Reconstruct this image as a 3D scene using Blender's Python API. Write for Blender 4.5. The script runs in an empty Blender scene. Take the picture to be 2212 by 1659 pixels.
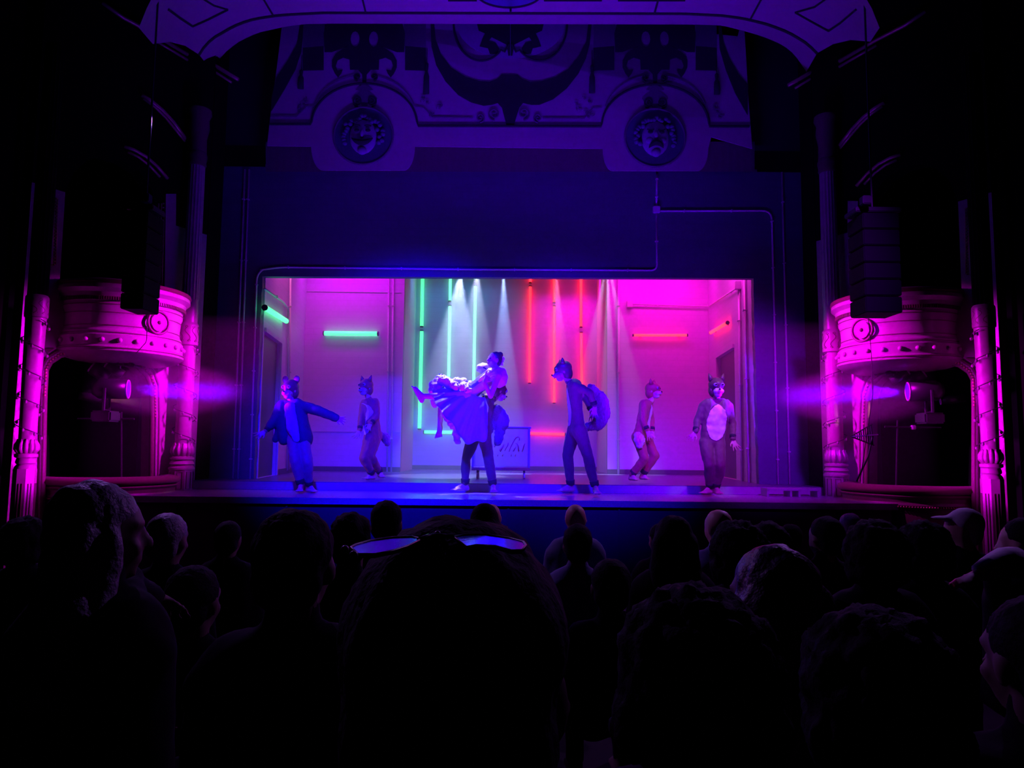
import bpy, bmesh, math, random
from mathutils import Vector, Matrix, noise

# ------------------------------------------------------------------ camera
SC = bpy.context.scene
F = 1534.0
EYE = Vector((0.03, 0.0, 1.692))
_p = math.radians(5.2); _r = math.radians(0.6)
FWD = Vector((0, math.cos(_p), math.sin(_p)))
_R0 = Vector((1, 0, 0)); _U0 = Vector((0, -math.sin(_p), math.cos(_p)))
RIGHT = _R0 * math.cos(_r) + _U0 * math.sin(_r)
UP = _U0 * math.cos(_r) - _R0 * math.sin(_r)
cam = bpy.data.cameras.new('camera'); camo = bpy.data.objects.new('camera', cam)
SC.collection.objects.link(camo)
m = Matrix((RIGHT, UP, -FWD)).transposed().to_4x4(); m.translation = EYE
camo.matrix_world = m
cam.sensor_width = 36; cam.lens = F / 2212 * 36; cam.clip_start = 0.05; cam.clip_end = 100
SC.camera = camo
SC.view_settings.view_transform = 'Standard'; SC.view_settings.look = 'None'
SC.view_settings.gamma = 1; SC.view_settings.exposure = 0.15
SC.cycles.use_denoising = True
SC.cycles.max_bounces = 4; SC.cycles.diffuse_bounces = 2; SC.cycles.glossy_bounces = 2
SC.cycles.transmission_bounces = 3; SC.cycles.volume_bounces = 0; SC.cycles.transparent_max_bounces = 6
SC.cycles.sample_clamp_indirect = 4.0
SC.cycles.caustics_reflective = False; SC.cycles.caustics_refractive = False

# ------------------------------------------------------------------ world
W = bpy.data.worlds.new('world'); SC.world = W; W.use_nodes = True
W.node_tree.nodes['Background'].inputs[0].default_value = (0, 0, 0, 1)
W.node_tree.nodes['Background'].inputs[1].default_value = 0

# ------------------------------------------------------------------ stage and house lights
def spot(loc, tgt, col, watt, deg, blend=0.5, r=0.05, name='stage_light'):
    l = bpy.data.lights.new(name, 'SPOT'); l.color = col; l.energy = watt
    l.spot_size = math.radians(deg); l.spot_blend = blend; l.shadow_soft_size = r
    o = bpy.data.objects.new(name, l); SC.collection.objects.link(o)
    o.location = loc
    o.rotation_euler = (Vector(tgt) - Vector(loc)).to_track_quat('-Z', 'Y').to_euler()
    return o
def area(loc, tgt, col, watt, sx, sy, spread=180, name='wash_light'):
    l = bpy.data.lights.new(name, 'AREA'); l.shape = 'RECTANGLE'; l.size = sx; l.size_y = sy
    l.color = col; l.energy = watt; l.spread = math.radians(spread)
    o = bpy.data.objects.new(name, l); SC.collection.objects.link(o)
    o.location = loc
    o.rotation_euler = (Vector(tgt) - Vector(loc)).to_track_quat('-Z', 'Y').to_euler()
    return o
MAG = (0.85, 0.0, 1.0); HOT = (1.0, 0.0, 0.62); BLU = (0.02, 0.0, 1.0); VIO = (0.25, 0.0, 1.0)
# front of house, from the gallery rail: the header of the portal cuts it off the upper walls
spot((-1.4, 1.5, 7.4), (-1.5, 12, 1.5), (0.006, 0.0, 1.0), 22000, 31, 0.9, 0.15)
spot((0.6, 1.5, 7.4), (0.8, 12, 1.5), (0.02, 0.0, 1.0), 11000, 30, 0.9, 0.15)
spot((2.8, 1.5, 7.4), (3.3, 12, 1.6), (0.28, 0.0, 1.0), 7500, 24, 0.9, 0.15)
# overhead washes hung close to the set walls
area((-3.4, 14.55, 5.75), (-3.4, 15.3, 3.6), (0.62, 0.0, 0.85), 34, 1.9, 0.2, 150)
area((2.9, 14.55, 5.75), (2.9, 15.3, 3.4), (1.0, 0.0, 0.72), 46, 2.2, 0.2, 150)
area((1.5, 16.5, 5.8), (1.5, 17.2, 3.6), (0.95, 0.0, 0.85), 22, 1.6, 0.2, 100)
area((-1.3, 16.3, 5.8), (-1.3, 17.2, 3.6), (0.03, 0.3, 0.6), 20, 2.4, 0.2, 150)
area((-3.95, 12.6, 5.7), (-4.3, 13.6, 3.2), (1.0, 0.12, 0.65), 18, 0.4, 1.6, 140)
area((3.75, 12.6, 5.7), (4.15, 13.6, 2.6), (1.0, 0.02, 0.68), 50, 0.4, 1.6, 140)
# profile spots that draw the pale beams
BEAMS = [((-1.10, 14.9, 5.42), (-1.15, 13.4, 1.2), (0.5, 0.62, 1.0), 3400, 30, 'two middle green tubes'),
         ((-0.72, 14.6, 5.42), (-0.55, 9.9, 2.25), (0.6, 0.6, 1.0), 2400, 10, 'puffed sleeves of the carried woman'),
         ((-0.18, 15.2, 5.46), (-0.1, 14.8, 1.0), (0.3, 0.45, 1.0), 7000, 16, 'middle of the alcove'),
         ((0.98, 15.2, 5.46), (1.0, 15.0, 1.0), (0.5, 0.42, 1.0), 1500, 18, 'first two red tubes'),
         ((1.98, 14.9, 5.42), (1.35, 15.0, 1.2), (0.5, 0.55, 1.0), 2400, 12, 'last red tube'),
         ((2.05, 14.9, 5.42), (2.1, 15.0, 1.2), (0.5, 0.7, 1.0), 5000, 9, 'right alcove edge'),
         ((2.12, 14.9, 5.42), (2.9, 15.0, 1.2), (0.5, 0.45, 1.0), 2400, 11, 'pipe right of the alcove'),
         ((-2.1, 15.0, 5.44), (-2.2, 15.0, 1.2), (0.15, 0.6, 1.0), 800, 15, 'left alcove edge')]
for b_ in BEAMS: spot(b_[0], b_[1], b_[2], b_[3], b_[4], 0.35, 0.03)
# added white top lights without fixtures, for bright rims on the downstage dancers
spot((-0.9, 10.7, 5.3), (-0.55, 9.85, 2.3), (1.0, 0.85, 1.0), 900, 22, 0.5, 0.04)
spot((0.9, 10.9, 5.2), (0.75, 9.9, 2.4), (0.8, 0.8, 1.0), 90, 14, 0.5, 0.04)
spot((3.1, 8.6, 5.2), (2.9, 9.9, 2.2), (1.0, 0.6, 1.0), 110, 14, 0.5, 0.04)
# magenta uplights on the boxes
for s in (-1, 1):
    spot((s * 1.4, 9.3, 4.1), (s * 5.2, 9.5, 2.45), (0.85, 0.0, 1.0), 1900, 44, 0.8, 0.06)
    spot((s * 3.2, 8.0, 1.3), (s * 5.9, 8.5, 1.95), (0.78, 0.0, 1.0), 420, 42, 0.7, 0.06)
# added low light in place of house spill on valance, arch and ceiling
area((0, 8.75, 0.95), (0, 10.4, 7.0), (0.09, 0.0, 1.0), 130, 4.6, 0.1, 85)
# added rim lights without fixtures, for the lit edges of the audience
for s in (-1, 1):
    spot((s * 4.3, 8.3, 5.6), (s * 0.6, 3.5, 1.2), (0.45, 0.16, 1.0), 300, 60, 0.7, 0.05)

# ------------------------------------------------------------------ pixel helpers (build time only: points of the photo put at their true depth)
def ray(px, py):
    return FWD + RIGHT * ((px - 1106) / F) + UP * ((829.5 - py) / F)
def at(px, py, Y):
    d = ray(px, py); return EYE + d * (Y / d.y)
def onplane(px, py, A, B):
    """point of the vertical plane through plan points A and B"""
    d = ray(px, py); n = Vector((B[1] - A[1], A[0] - B[0]))
    t = (n.x * (A[0] - EYE.x) + n.y * (A[1] - EYE.y)) / (n.x * d.x + n.y * d.y)
    return EYE + d * t
def zof(px, py, Y): return at(px, py, Y).z

# ------------------------------------------------------------------ materials
MAT = {}
def mat(name, col, rough=0.6, metal=0.0, bump=0.0, bscale=30, var=0.12, emit=None, estr=0, spec=0.5, sheen=0, kind='noise', alpha=None, trans=0):
    if name in MAT: return MAT[name]
    m = bpy.data.materials.new(name); m.use_nodes = True; nt = m.node_tree; N = nt.nodes; L = nt.links
    b = N['Principled BSDF']
    b.inputs['Roughness'].default_value = rough; b.inputs['Metallic'].default_value = metal
    b.inputs['Specular IOR Level'].default_value = spec
    if sheen: b.inputs['Sheen Weight'].default_value = sheen
    if trans: b.inputs['Transmission Weight'].default_value = trans
    if alpha is not None: b.inputs['Alpha'].default_value = alpha
    tc = N.new('ShaderNodeTexCoord')
    if kind == 'brick':
        sp = N.new('ShaderNodeSeparateXYZ'); L.new(tc.outputs['Object'], sp.inputs[0])
        ad = N.new('ShaderNodeMath'); ad.operation = 'ADD'; L.new(sp.outputs[0], ad.inputs[0]); L.new(sp.outputs[1], ad.inputs[1])
        cb = N.new('ShaderNodeCombineXYZ'); L.new(ad.outputs[0], cb.inputs[0]); L.new(sp.outputs[2], cb.inputs[1])
        t = N.new('ShaderNodeTexBrick'); L.new(cb.outputs[0], t.inputs['Vector'])
        t.inputs['Scale'].default_value = bscale; t.inputs['Mortar Size'].default_value = 0.012
        t.inputs['Color1'].default_value = (*col, 1); t.inputs['Color2'].default_value = (*[c * (1 - var) for c in col], 1)
        t.inputs['Mortar'].default_value = (*[c * 0.9 for c in col], 1)
        t.inputs['Brick Width'].default_value = 0.55; t.inputs['Row Height'].default_value = 0.2
        L.new(t.outputs['Color'], b.inputs['Base Color'])
        bp = N.new('ShaderNodeBump'); bp.inputs['Strength'].default_value = bump; bp.inputs['Distance'].default_value = 0.02; bp.invert = True
        L.new(t.outputs['Fac'], bp.inputs['Height']); L.new(bp.outputs[0], b.inputs['Normal'])
    else:
        t = N.new('ShaderNodeTexNoise'); t.inputs['Scale'].default_value = bscale; t.inputs['Detail'].default_value = 3
        L.new(tc.outputs['Object'], t.inputs['Vector'])
        cr = N.new('ShaderNodeMix'); cr.data_type = 'RGBA'
        cr.inputs['A'].default_value = (*[c * (1 - var) for c in col], 1); cr.inputs['B'].default_value = (*[min(1, c * (1 + var)) for c in col], 1)
        L.new(t.outputs['Fac'], cr.inputs['Factor']); L.new(cr.outputs['Result'], b.inputs['Base Color'])
        if bump:
            bp = N.new('ShaderNodeBump'); bp.inputs['Strength'].default_value = bump; bp.inputs['Distance'].default_value = 0.01
            L.new(t.outputs['Fac'], bp.inputs['Height']); L.new(bp.outputs[0], b.inputs['Normal'])
    if emit: b.inputs['Emission Color'].default_value = (*emit, 1); b.inputs['Emission Strength'].default_value = estr
    MAT[name] = m; return m
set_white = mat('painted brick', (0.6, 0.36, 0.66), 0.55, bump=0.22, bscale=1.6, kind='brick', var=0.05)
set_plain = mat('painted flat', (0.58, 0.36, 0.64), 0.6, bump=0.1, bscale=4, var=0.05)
portal_m = mat('dark portal paint', (0.07, 0.075, 0.15), 0.6, bump=0.25, bscale=1.6, kind='brick', var=0.1)
skirting_m = mat('dark skirting', (0.05, 0.045, 0.06), 0.5)
pipe_m = mat('conduit metal', (0.6, 0.57, 0.62), 0.3, 0.0)
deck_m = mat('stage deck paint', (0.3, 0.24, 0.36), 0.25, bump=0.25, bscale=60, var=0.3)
setfloor_m = mat('set floor paint', (0.09, 0.06, 0.13), 0.3, bump=0.15, bscale=40, var=0.25)
riser_m = mat('riser paint', (0.3, 0.3, 0.32), 0.4, bump=0.05)
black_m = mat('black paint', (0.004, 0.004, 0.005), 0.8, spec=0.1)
shade_m = mat('shade black plaster', (0.003, 0.0025, 0.0025), 0.9, spec=0.1)  # near-black colour carries the darkness of plaster the light misses
fascia_m = mat('stage front panel', (0.05, 0.05, 0.055), 0.6, bump=0.1)
plaster_m = mat('cream plaster', (0.34, 0.3, 0.27), 0.36, bump=0.18, bscale=9, var=0.25, spec=0.8)
plaster_d = mat('dark gilt plaster', (0.12, 0.08, 0.06), 0.45, bump=0.2, bscale=40)
gilt_m = mat('old gilding', (0.45, 0.3, 0.18), 0.35, 0.5, bump=0.2, bscale=60)
redcloth_m = mat('red plush', (0.10, 0.015, 0.03), 0.8, sheen=0.1)
ceil_m = mat('ceiling paint', (0.42, 0.38, 0.36), 0.8, bump=0.1, bscale=6, var=0.1)
line_m = mat('dark ceiling line', (0.03, 0.02, 0.02), 0.8)
disc_m = mat('blue ceiling disc', (0.1, 0.14, 0.3), 0.8)
cloth_m = mat('painted canvas', (0.34, 0.31, 0.34), 0.85, bump=0.15, bscale=5, var=0.1)
cdark_m = mat('dark painted canvas', (0.012, 0.011, 0.02), 0.9)
cmid_m = mat('mid painted canvas', (0.10, 0.09, 0.12), 0.9)
cfringe_m = mat('fringe cloth', (0.10, 0.07, 0.09), 0.9)
blackdrape_m = mat('black drape', (0.015, 0.013, 0.02), 0.95)
case_m = mat('lamp casing', (0.02, 0.02, 0.022), 0.35)
cable_m = mat('black cable', (0.015, 0.015, 0.015), 0.5)
bulb_m = mat('frosted bulb', (0.25, 0.22, 0.22), 0.2, spec=0.8)
seatfloor_m = mat('auditorium carpet', (0.006, 0.003, 0.003), 0.95)
green_e = mat('green tube', (0.1, 0.8, 0.5), 0.4, emit=(0.05, 0.9, 0.19), estr=3)
cyan_e = mat('pale green tube', (0.1, 0.8, 0.6), 0.4, emit=(0.11, 0.9, 0.32), estr=3)
red_e = mat('red tube', (0.9, 0.1, 0.1), 0.4, emit=(1.0, 0.012, 0.018), estr=7)
glass_m = mat('smoked acrylic panel', (0.5, 0.45, 0.6), 0.1, alpha=0.35)
sign_m = mat('red sign paint', (0.45, 0.05, 0.15), 0.5)
skin_m = mat('skin', (0.6, 0.36, 0.28), 0.5, bump=0.05, bscale=60)
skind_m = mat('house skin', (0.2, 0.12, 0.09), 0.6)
suit_m = mat('brown jersey suit', (0.16, 0.085, 0.07), 0.7, bump=0.2, bscale=35, sheen=0.15)
suit2_m = mat('russet jersey suit', (0.38, 0.12, 0.08), 0.7, bump=0.2, bscale=35, sheen=0.15)
suit3_m = mat('grey brown jersey suit', (0.24, 0.15, 0.15), 0.65, bump=0.2, bscale=35, sheen=0.15)
pale_m = mat('pale satin panel', (0.75, 0.7, 0.72), 0.35, bump=0.3, bscale=20, spec=0.7)
fur_m = mat('bushy fur', (0.2, 0.13, 0.13), 0.9, bump=0.8, bscale=70, sheen=0.6, var=0.4)
cuff_m = mat('dark cuff', (0.02, 0.015, 0.025), 0.8)
maskd_m = mat('brown mask', (0.14, 0.07, 0.06), 0.45, bump=0.15, bscale=50)
maskr_m = mat('russet mask', (0.4, 0.1, 0.08), 0.45, bump=0.15, bscale=50)
maskp_m = mat('pale mask muzzle', (0.6, 0.55, 0.6), 0.5)
eye_m = mat('dark eye', (0.01, 0.01, 0.01), 0.2)
lip_m = mat('lips', (0.4, 0.05, 0.06), 0.4)
denim_m = mat('dark denim', (0.02, 0.02, 0.07), 0.75, bump=0.3, bscale=50)
shirt_m = mat('loose pale shirt', (0.35, 0.33, 0.5), 0.7, bump=0.2, bscale=25)
dress_m = mat('pale blue dress', (0.45, 0.42, 0.8), 0.6, bump=0.15, bscale=20)
white_m = mat('white ruffle cloth', (0.85, 0.83, 0.85), 0.6, bump=0.3, bscale=30)
bodice_m = mat('dark bodice', (0.12, 0.08, 0.25), 0.5, bump=0.2, bscale=40)
hair_m = mat('dark brown hair', (0.05, 0.03, 0.03), 0.4, bump=0.4, bscale=80)
hairg_m = mat('grey hair', (0.3, 0.28, 0.3), 0.5, bump=0.5, bscale=90)
hairb_m = mat('black hair', (0.008, 0.007, 0.008), 0.8, bump=0.4, bscale=90, spec=0.15)
garm_m = mat('black garment', (0.008, 0.008, 0.010), 0.9, spec=0.1)
garb_m = mat('blue shirt', (0.12, 0.14, 0.3), 0.8, bump=0.2)
garw_m = mat('white shirt', (0.6, 0.58, 0.62), 0.7, bump=0.2)

# ------------------------------------------------------------------ mesh helpers
def link(o, parent=None):
    SC.collection.objects.link(o)
    if parent is not None: o.parent = parent
    return o
def tag(o, label=None, cat=None, group=None, kind=None):
    if label: o['label'] = label
    if cat: o['category'] = cat
    if group: o['group'] = group
    if kind: o['kind'] = kind
    return o
def empty(name, loc, label, cat, group=None):
    o = bpy.data.objects.new(name, None); o.empty_display_size = 0.1; link(o); o.location = loc
    return tag(o, label, cat, group)
def origin(o):
    v = Vector((0, 0, 0))
    while o is not None: v += Vector(o.location); o = o.parent
    return v
def finish(name, me, material, parent=None, smooth=True, off=None):
    o = bpy.data.objects.new(name, me)
    off = origin(parent) if parent is not None else (off or Vector((0, 0, 0)))
    if off.length > 0: me.transform(Matrix.Translation(-off))
    if parent is None: o.location = off
    if not me.materials: me.materials.append(material)
    if smooth:
        me.polygons.foreach_set('use_smooth', [True] * len(me.polygons))
    return link(o, parent)
class MB:
    def __init__(s): s.bm = bmesh.new()
    def box(s, c, size, rot=None, bevel=0.0):
        mt = Matrix.Translation(c) @ (rot.to_4x4() if rot else Matrix.Identity(4)) @ Matrix.Diagonal((*size, 1))
        r = bmesh.ops.create_cube(s.bm, size=1, matrix=mt)
        if bevel:
            es = list({e for v in r['verts'] for e in v.link_edges})
            bmesh.ops.bevel(s.bm, geom=es, offset=bevel, segments=2, affect='EDGES')
        return s
    def ell(s, c, rad, rot=None, u=16, v=10):
        mt = Matrix.Translation(c) @ (rot.to_4x4() if rot else Matrix.Identity(4)) @ Matrix.Diagonal((*rad, 1))
        bmesh.ops.create_uvsphere(s.bm, u_segments=u, v_segments=v, radius=1, matrix=mt); return s
    def rings(s, rings, cap=True, closed=True):
        vs = [[s.bm.verts.new(p) for p in r] for r in rings]
        n = len(vs[0])
        for a, b in zip(vs, vs[1:]):
            for i in range(n if closed else n - 1):
                j = (i + 1) % n
                try: s.bm.faces.new((a[i], a[j], b[j], b[i]))
                except ValueError: pass
        if cap and closed:
            for r in (vs[0], vs[-1]):
                try: s.bm.faces.new(r)
                except ValueError: pass
        return s
    def limb(s, a, ra, b, rb, n=12):
        a = Vector(a); b = Vector(b); d = b - a
        if d.length < 1e-5: return s.ell(a, (ra,) * 3)
        q = d.to_track_quat('Z', 'Y').to_matrix(); L = d.length
        prof = []
        for k in range(1, 4): t = math.pi / 2 * (k / 4) ; prof.append((-ra * math.cos(t), ra * math.sin(t)))
        prof.append((0, ra)); prof.append((L * .5, (ra + rb) / 2)); prof.append((L, rb))
        for k in (3, 2, 1): t = math.pi / 2 * (k / 4); prof.append((L + rb * math.cos(t), rb * math.sin(t)))
        rr = [[a + q @ Vector((r * math.cos(2 * math.pi * i / n), r * math.sin(2 * math.pi * i / n), z)) for i in range(n)] for z, r in prof]
        return s.rings(rr)
    def tube(s, pts, r, n=8, closed=False, radii=None):
        pts = [Vector(p) for p in pts]; rr = []; up = None
        for i, p in enumerate(pts):
            a = pts[i - 1] if i else (pts[-1] if closed else p); b = pts[(i + 1) % len(pts)] if (i < len(pts) - 1 or closed) else p
            d = (b - a).normalized()
            if up is None: up = d.orthogonal().normalized()
            up = (up - d * up.dot(d)).normalized(); w = d.cross(up)
            q = radii[i] if radii else r
            rr.append([p + (up * math.cos(2 * math.pi * k / n) + w * math.sin(2 * math.pi * k / n)) * q for k in range(n)])
        if closed: rr.append(rr[0])
        return s.rings(rr, cap=not closed)
    def lathe(s, c, prof, n=32, a0=0, a1=2 * math.pi, flute=None):
        """prof: (radius, z) pairs, z absolute; c: plan centre"""
        full = abs(a1 - a0 - 2 * math.pi) < 1e-4
        k = n if full else n + 1
        rr = []
        for r, z in prof:
            ring = []
            for i in range(k):
                a = a0 + (a1 - a0) * i / n
                q = r
                if flute and flute[0] <= z <= flute[1]: q = r * (1 - 0.07 * abs(math.sin(a * 8)))
                ring.append(Vector((c[0] + q * math.cos(a), c[1] + q * math.sin(a), z)))
            rr.append(ring)
        return s.rings(rr, cap=full, closed=full)
    def prism(s, poly, depth, holes=()):
        """extruded polygon: 3-D points of the front face, depth vector"""
        depth = Vector(depth); loops = [poly] + list(holes); edges = []; fr = []
        for lp in loops:
            vs = [s.bm.verts.new(p) for p in lp]; fr.append(vs)
            for i in range(len(vs)): edges.append(s.bm.edges.new((vs[i], vs[(i + 1) % len(vs)])))
        r = bmesh.ops.triangle_fill(s.bm, use_beauty=True, edges=edges, use_dissolve=False)
        fs = [g for g in r['geom'] if isinstance(g, bmesh.types.BMFace)]
        mp = {}
        for vs in fr:
            for v in vs: mp[v] = s.bm.verts.new(v.co + depth)
        for f in fs:
            try: s.bm.faces.new([mp[v] for v in reversed(f.verts)])
            except (ValueError, KeyError): pass
        for vs in fr:
            for i in range(len(vs)):
                a, b = vs[i], vs[(i + 1) % len(vs)]
                try: s.bm.faces.new((a, b, mp[b], mp[a]))
                except ValueError: pass
        return s
    def build(s, name, material, parent=None, smooth=False, mirror=False, off=None, label=None, auto=None):
        if mirror:
            for v in s.bm.verts: v.co.x = -v.co.x
        bmesh.ops.recalc_face_normals(s.bm, faces=s.bm.faces)
        me = bpy.data.meshes.new(name); s.bm.to_mesh(me); s.bm.free()
        o = finish(name, me, material, parent, smooth, off)
        if smooth and auto:
            me.set_sharp_from_angle(angle=math.radians(auto))
        if label: o['label'] = label
        return o
WORK = bpy.data.scenes.new('workbench')
def remesh(mb, voxel, it=6, folds=0.0, fscale=9, seed=0):
    me = bpy.data.meshes.new('tmp'); mb.bm.to_mesh(me); mb.bm.free()
    o = bpy.data.objects.new('tmp', me); WORK.collection.objects.link(o)
    r = o.modifiers.new('r', 'REMESH'); r.mode = 'VOXEL'; r.voxel_size = voxel
    sm = o.modifiers.new('s', 'SMOOTH'); sm.factor = 0.5; sm.iterations = it
    vl = WORK.view_layers[0]; vl.update(); dg = vl.depsgraph
    out = bpy.data.meshes.new_from_object(o.evaluated_get(dg))
    bpy.data.objects.remove(o); bpy.data.meshes.remove(me)
    if folds:
        off = Vector((seed * 3.1, seed * 1.7, 0))
        for v in out.vertices:
            c = v.co * fscale + off
            k = noise.noise(Vector((c.x, c.y, c.z * 0.45))) + 0.5 * noise.noise(Vector((c.x * 2.3, c.y * 2.3, c.z * 1.4 + 5)))
            v.co += v.normal * (k * folds)
    return out
# ================================================================== SETTING
DZ = 1.05            # stage deck
PZ = 1.174           # platform of the box set
def st(o): o['kind'] = 'structure'; return o
# auditorium floor, gently raked, and stage
def rake(y): return max(0.0, 0.36 * (1 - y / 5.0))
mb = MB(); rr = []
for y in [-1.5, 0, 1, 2, 3, 4, 5, 7, 9.6]:
    rr.append([Vector((-9, y, rake(y))), Vector((9, y, rake(y)))])
mb.rings(rr, cap=False, closed=False)
st(mb.build('floor', seatfloor_m))
mb = MB(); mb.box((0, 13.3, DZ - 0.04), (9.82, 8.52, 0.08)); st(mb.build('stage_deck', deck_m))
mb = MB(); mb.box((0, 9.12, (DZ - 0.08) / 2), (9.7, 0.06, DZ - 0.08))
for i in range(7): mb.box((-4.2 + i * 1.4, 9.082, 0.5), (0.02, 0.02, 0.9))
st(mb.build('stage_front', fascia_m))
mb = MB(); mb.box((-0.05, 14.2, DZ + 0.062), (9.4, 7.2, 0.124)); st(mb.build('set_platform', setfloor_m))
mb = MB(); mb.box((-0.05, 10.592, DZ + 0.058), (9.4, 0.016, 0.112)); st(mb.build('trim_16', riser_m))
# box set walls --------------------------------------------------
LA, LB = (-4.02, 11.42), (-4.49, 15.3)
RA, RB = (3.98, 11.42), (4.30, 15.3)
TOP = 6.35
def wallprism(name, m, A, B, z0, z1, holes=(), th=0.08, inward=1):
    a = Vector((*A, z0)); b = Vector((*B, z0)); n = Vector((B[1] - A[1], A[0] - B[0], 0)).normalized() * th * inward
    up = Vector((0, 0, z1 - z0))
    return st(MB().prism([a, b, b + up, a + up], n, holes).build(name, m))
dl = [onplane(560, 712, LA, LB), onplane(606, 742, LA, LB)]
dlo = [Vector((LA[0] - 0.005, LA[1] + .06, PZ)), Vector((dl[1].x, dl[1].y, PZ)), Vector((dl[1].x, dl[1].y, dl[1].z)), Vector((LA[0] - 0.005, LA[1] + .06, dl[1].z))]
for p in dlo: p.z = max(p.z, PZ + 0.002)
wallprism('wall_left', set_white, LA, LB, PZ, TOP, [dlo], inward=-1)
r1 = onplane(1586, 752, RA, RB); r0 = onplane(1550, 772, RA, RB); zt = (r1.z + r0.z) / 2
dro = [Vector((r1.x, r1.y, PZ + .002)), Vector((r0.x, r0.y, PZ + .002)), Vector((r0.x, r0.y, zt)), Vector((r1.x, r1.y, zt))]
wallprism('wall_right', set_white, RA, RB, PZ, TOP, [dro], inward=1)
xl = at(867, 900, 15.3).x; xr = at(1312, 900, 15.3).x
for nm, a, b in (('wall_back_left', LB[0], xl), ('wall_back_right', xr, RB[0])):
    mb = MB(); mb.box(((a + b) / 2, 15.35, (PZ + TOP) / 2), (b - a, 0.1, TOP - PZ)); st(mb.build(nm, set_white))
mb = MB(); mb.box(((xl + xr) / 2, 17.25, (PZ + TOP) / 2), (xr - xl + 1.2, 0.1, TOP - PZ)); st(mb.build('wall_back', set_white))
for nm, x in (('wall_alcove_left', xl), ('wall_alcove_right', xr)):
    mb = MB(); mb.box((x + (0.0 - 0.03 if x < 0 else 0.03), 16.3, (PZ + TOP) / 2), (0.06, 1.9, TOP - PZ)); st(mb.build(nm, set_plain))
# skirtings
def skirt(name, A, B, h=0.1, t=0.025):
    a = Vector((*A, PZ)); b = Vector((*B, PZ)); n = Vector((B[1] - A[1], A[0] - B[0], 0)).normalized() * t
    up = Vector((0, 0, h)); st(MB().prism([a, b, b + up, a + up], n).build(name, skirting_m))
skirt('baseboard_left', (dl[1].x + .003, dl[1].y + .02), (LB[0] + .002, LB[1] - .05))
skirt('baseboard_right', (RB[0], RB[1] - .05), (r0.x, r0.y + .02))
skirt('baseboard_back_left', (LB[0], 15.298), (xl, 15.298)); skirt('baseboard_back_right', (xr, 15.298), (RB[0], 15.298))
skirt('baseboard_back', (xl - .5, 17.198), (xr + .5, 17.198))
# door leaves, with frames
def door(name, A, B, zt, s):
    a = Vector((A[0], A[1], PZ + .002)); b = Vector((B[0], B[1], PZ + .002)); n = Vector((-s, 0, 0))
    d = (b - a).normalized()
    up = Vector((0, 0, zt - PZ - .004))
    o = st(MB().prism([a - n * .06, b - n * .06, b + up - n * .06, a + up - n * .06], -n * 0.035).build(name, skirting_m))
    w = 0.07
    f = MB()
    f.prism([b + n * .004, b + d * w + n * .004, b + d * w + up + Vector((0, 0, w)) + n * .004, b + up + n * .004], n * .03)
    f.prism([a + up + n * .004, b + up + n * .004, b + d * w + up + Vector((0, 0, w)) + n * .004, a + up + Vector((0, 0, w)) + n * .004], n * .03)
    f.build('frame', set_plain, o)
    k = MB(); k.ell(a.lerp(b, .85) + Vector((0, 0, 1.0)) - n * .03, (.03, .03, .03)); k.build('door_handle', pipe_m, o, smooth=True)
door('door_1', (dlo[0].x, dlo[0].y), (dlo[1].x, dlo[1].y), dlo[2].z, -1)
door('door_2', (dro[0].x, dro[0].y), (dro[1].x, dro[1].y), dro[2].z, 1)
# portal -----------------------------------------------------------
PY = 11.3
def pp(px, py, Y=PY): return at(px, py, Y)
ol = [pp(548, 1046), pp(553, 900), pp(560, 760), pp(567, 597), pp(1627, 601), pp(1633, 800), pp(1640, 1046)]
random.seed(4)
def ragged(a, b, n, amp):
    out = []
    for i in range(n):
        p = a.lerp(b, i / n); p.x += random.uniform(-amp, amp); out.append(p)
    return out
hole = ragged(ol[0], ol[1], 14, .006) + ragged(ol[1], ol[3], 24, .008) + [ol[3], ol[4]] + ragged(ol[4], ol[6], 36, .008) + [ol[6]]
for p in (hole[0], hole[-1]): p.z = PZ + .001
ztop = zof(1106, 366, PY)
mb = MB()
poly = [Vector((-5.9, PY, PZ)), hole[0]] + hole[1:] + [Vector((5.9, PY, PZ)), Vector((5.9, PY, ztop)), Vector((-5.9, PY, ztop))]
mb.prism(poly, (0, .12, 0)); st(mb.build('wall_portal', portal_m))
mb = MB(); mb.box((0, 11.55, 8.2), (13, .06, 6)); st(mb.build('wall_stage_black', blackdrape_m))
# conduit on the portal
def bendpath(pts, r=.06, n=5):
    pts = [Vector(p) for p in pts]; out = [pts[0]]
    for a, b, c in zip(pts, pts[1:], pts[2:]):
        d1 = (a - b).normalized(); d2 = (c - b).normalized()
        p0 = b + d1 * r; p2 = b + d2 * r
        for k in range(n + 1):
            t = k / n; out.append(p0 * (1 - t) ** 2 + b * 2 * t * (1 - t) + p2 * t * t)
    out.append(pts[-1]); return out
def conduit(label, pts, r=.016, clips=5, cyaw=(0, -1, 0), bend=.12):
    pts = bendpath(pts, bend)
    o = MB().tube(pts, r, 8).build('conduit_pipe', pipe_m, smooth=True, off=Vector(pts[0]))
    tag(o, label, 'pipe', 'conduit runs')
    L = [0]
    for a, b in zip(pts, pts[1:]): L.append(L[-1] + (b - a).length)
    for k in range(clips):
        t = L[-1] * (k + .5) / clips
        for i in range(len(pts) - 1):
            if L[i + 1] >= t: break
        p = pts[i].lerp(pts[i + 1], (t - L[i]) / max(1e-6, L[i + 1] - L[i])); d = (pts[i + 1] - pts[i]).normalized()
        q = d.to_track_quat('Z', 'Y').to_matrix()
        MB().box(p, (r * 3.6, r * 2.6, .02), q, .003).build('pipe_clip', pipe_m, o)
    return o
fy = PY - .022
conduit('outermost thin vertical conduit left of the stage opening', [pp(529, 366, fy), pp(503, 1040, fy)])
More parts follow.
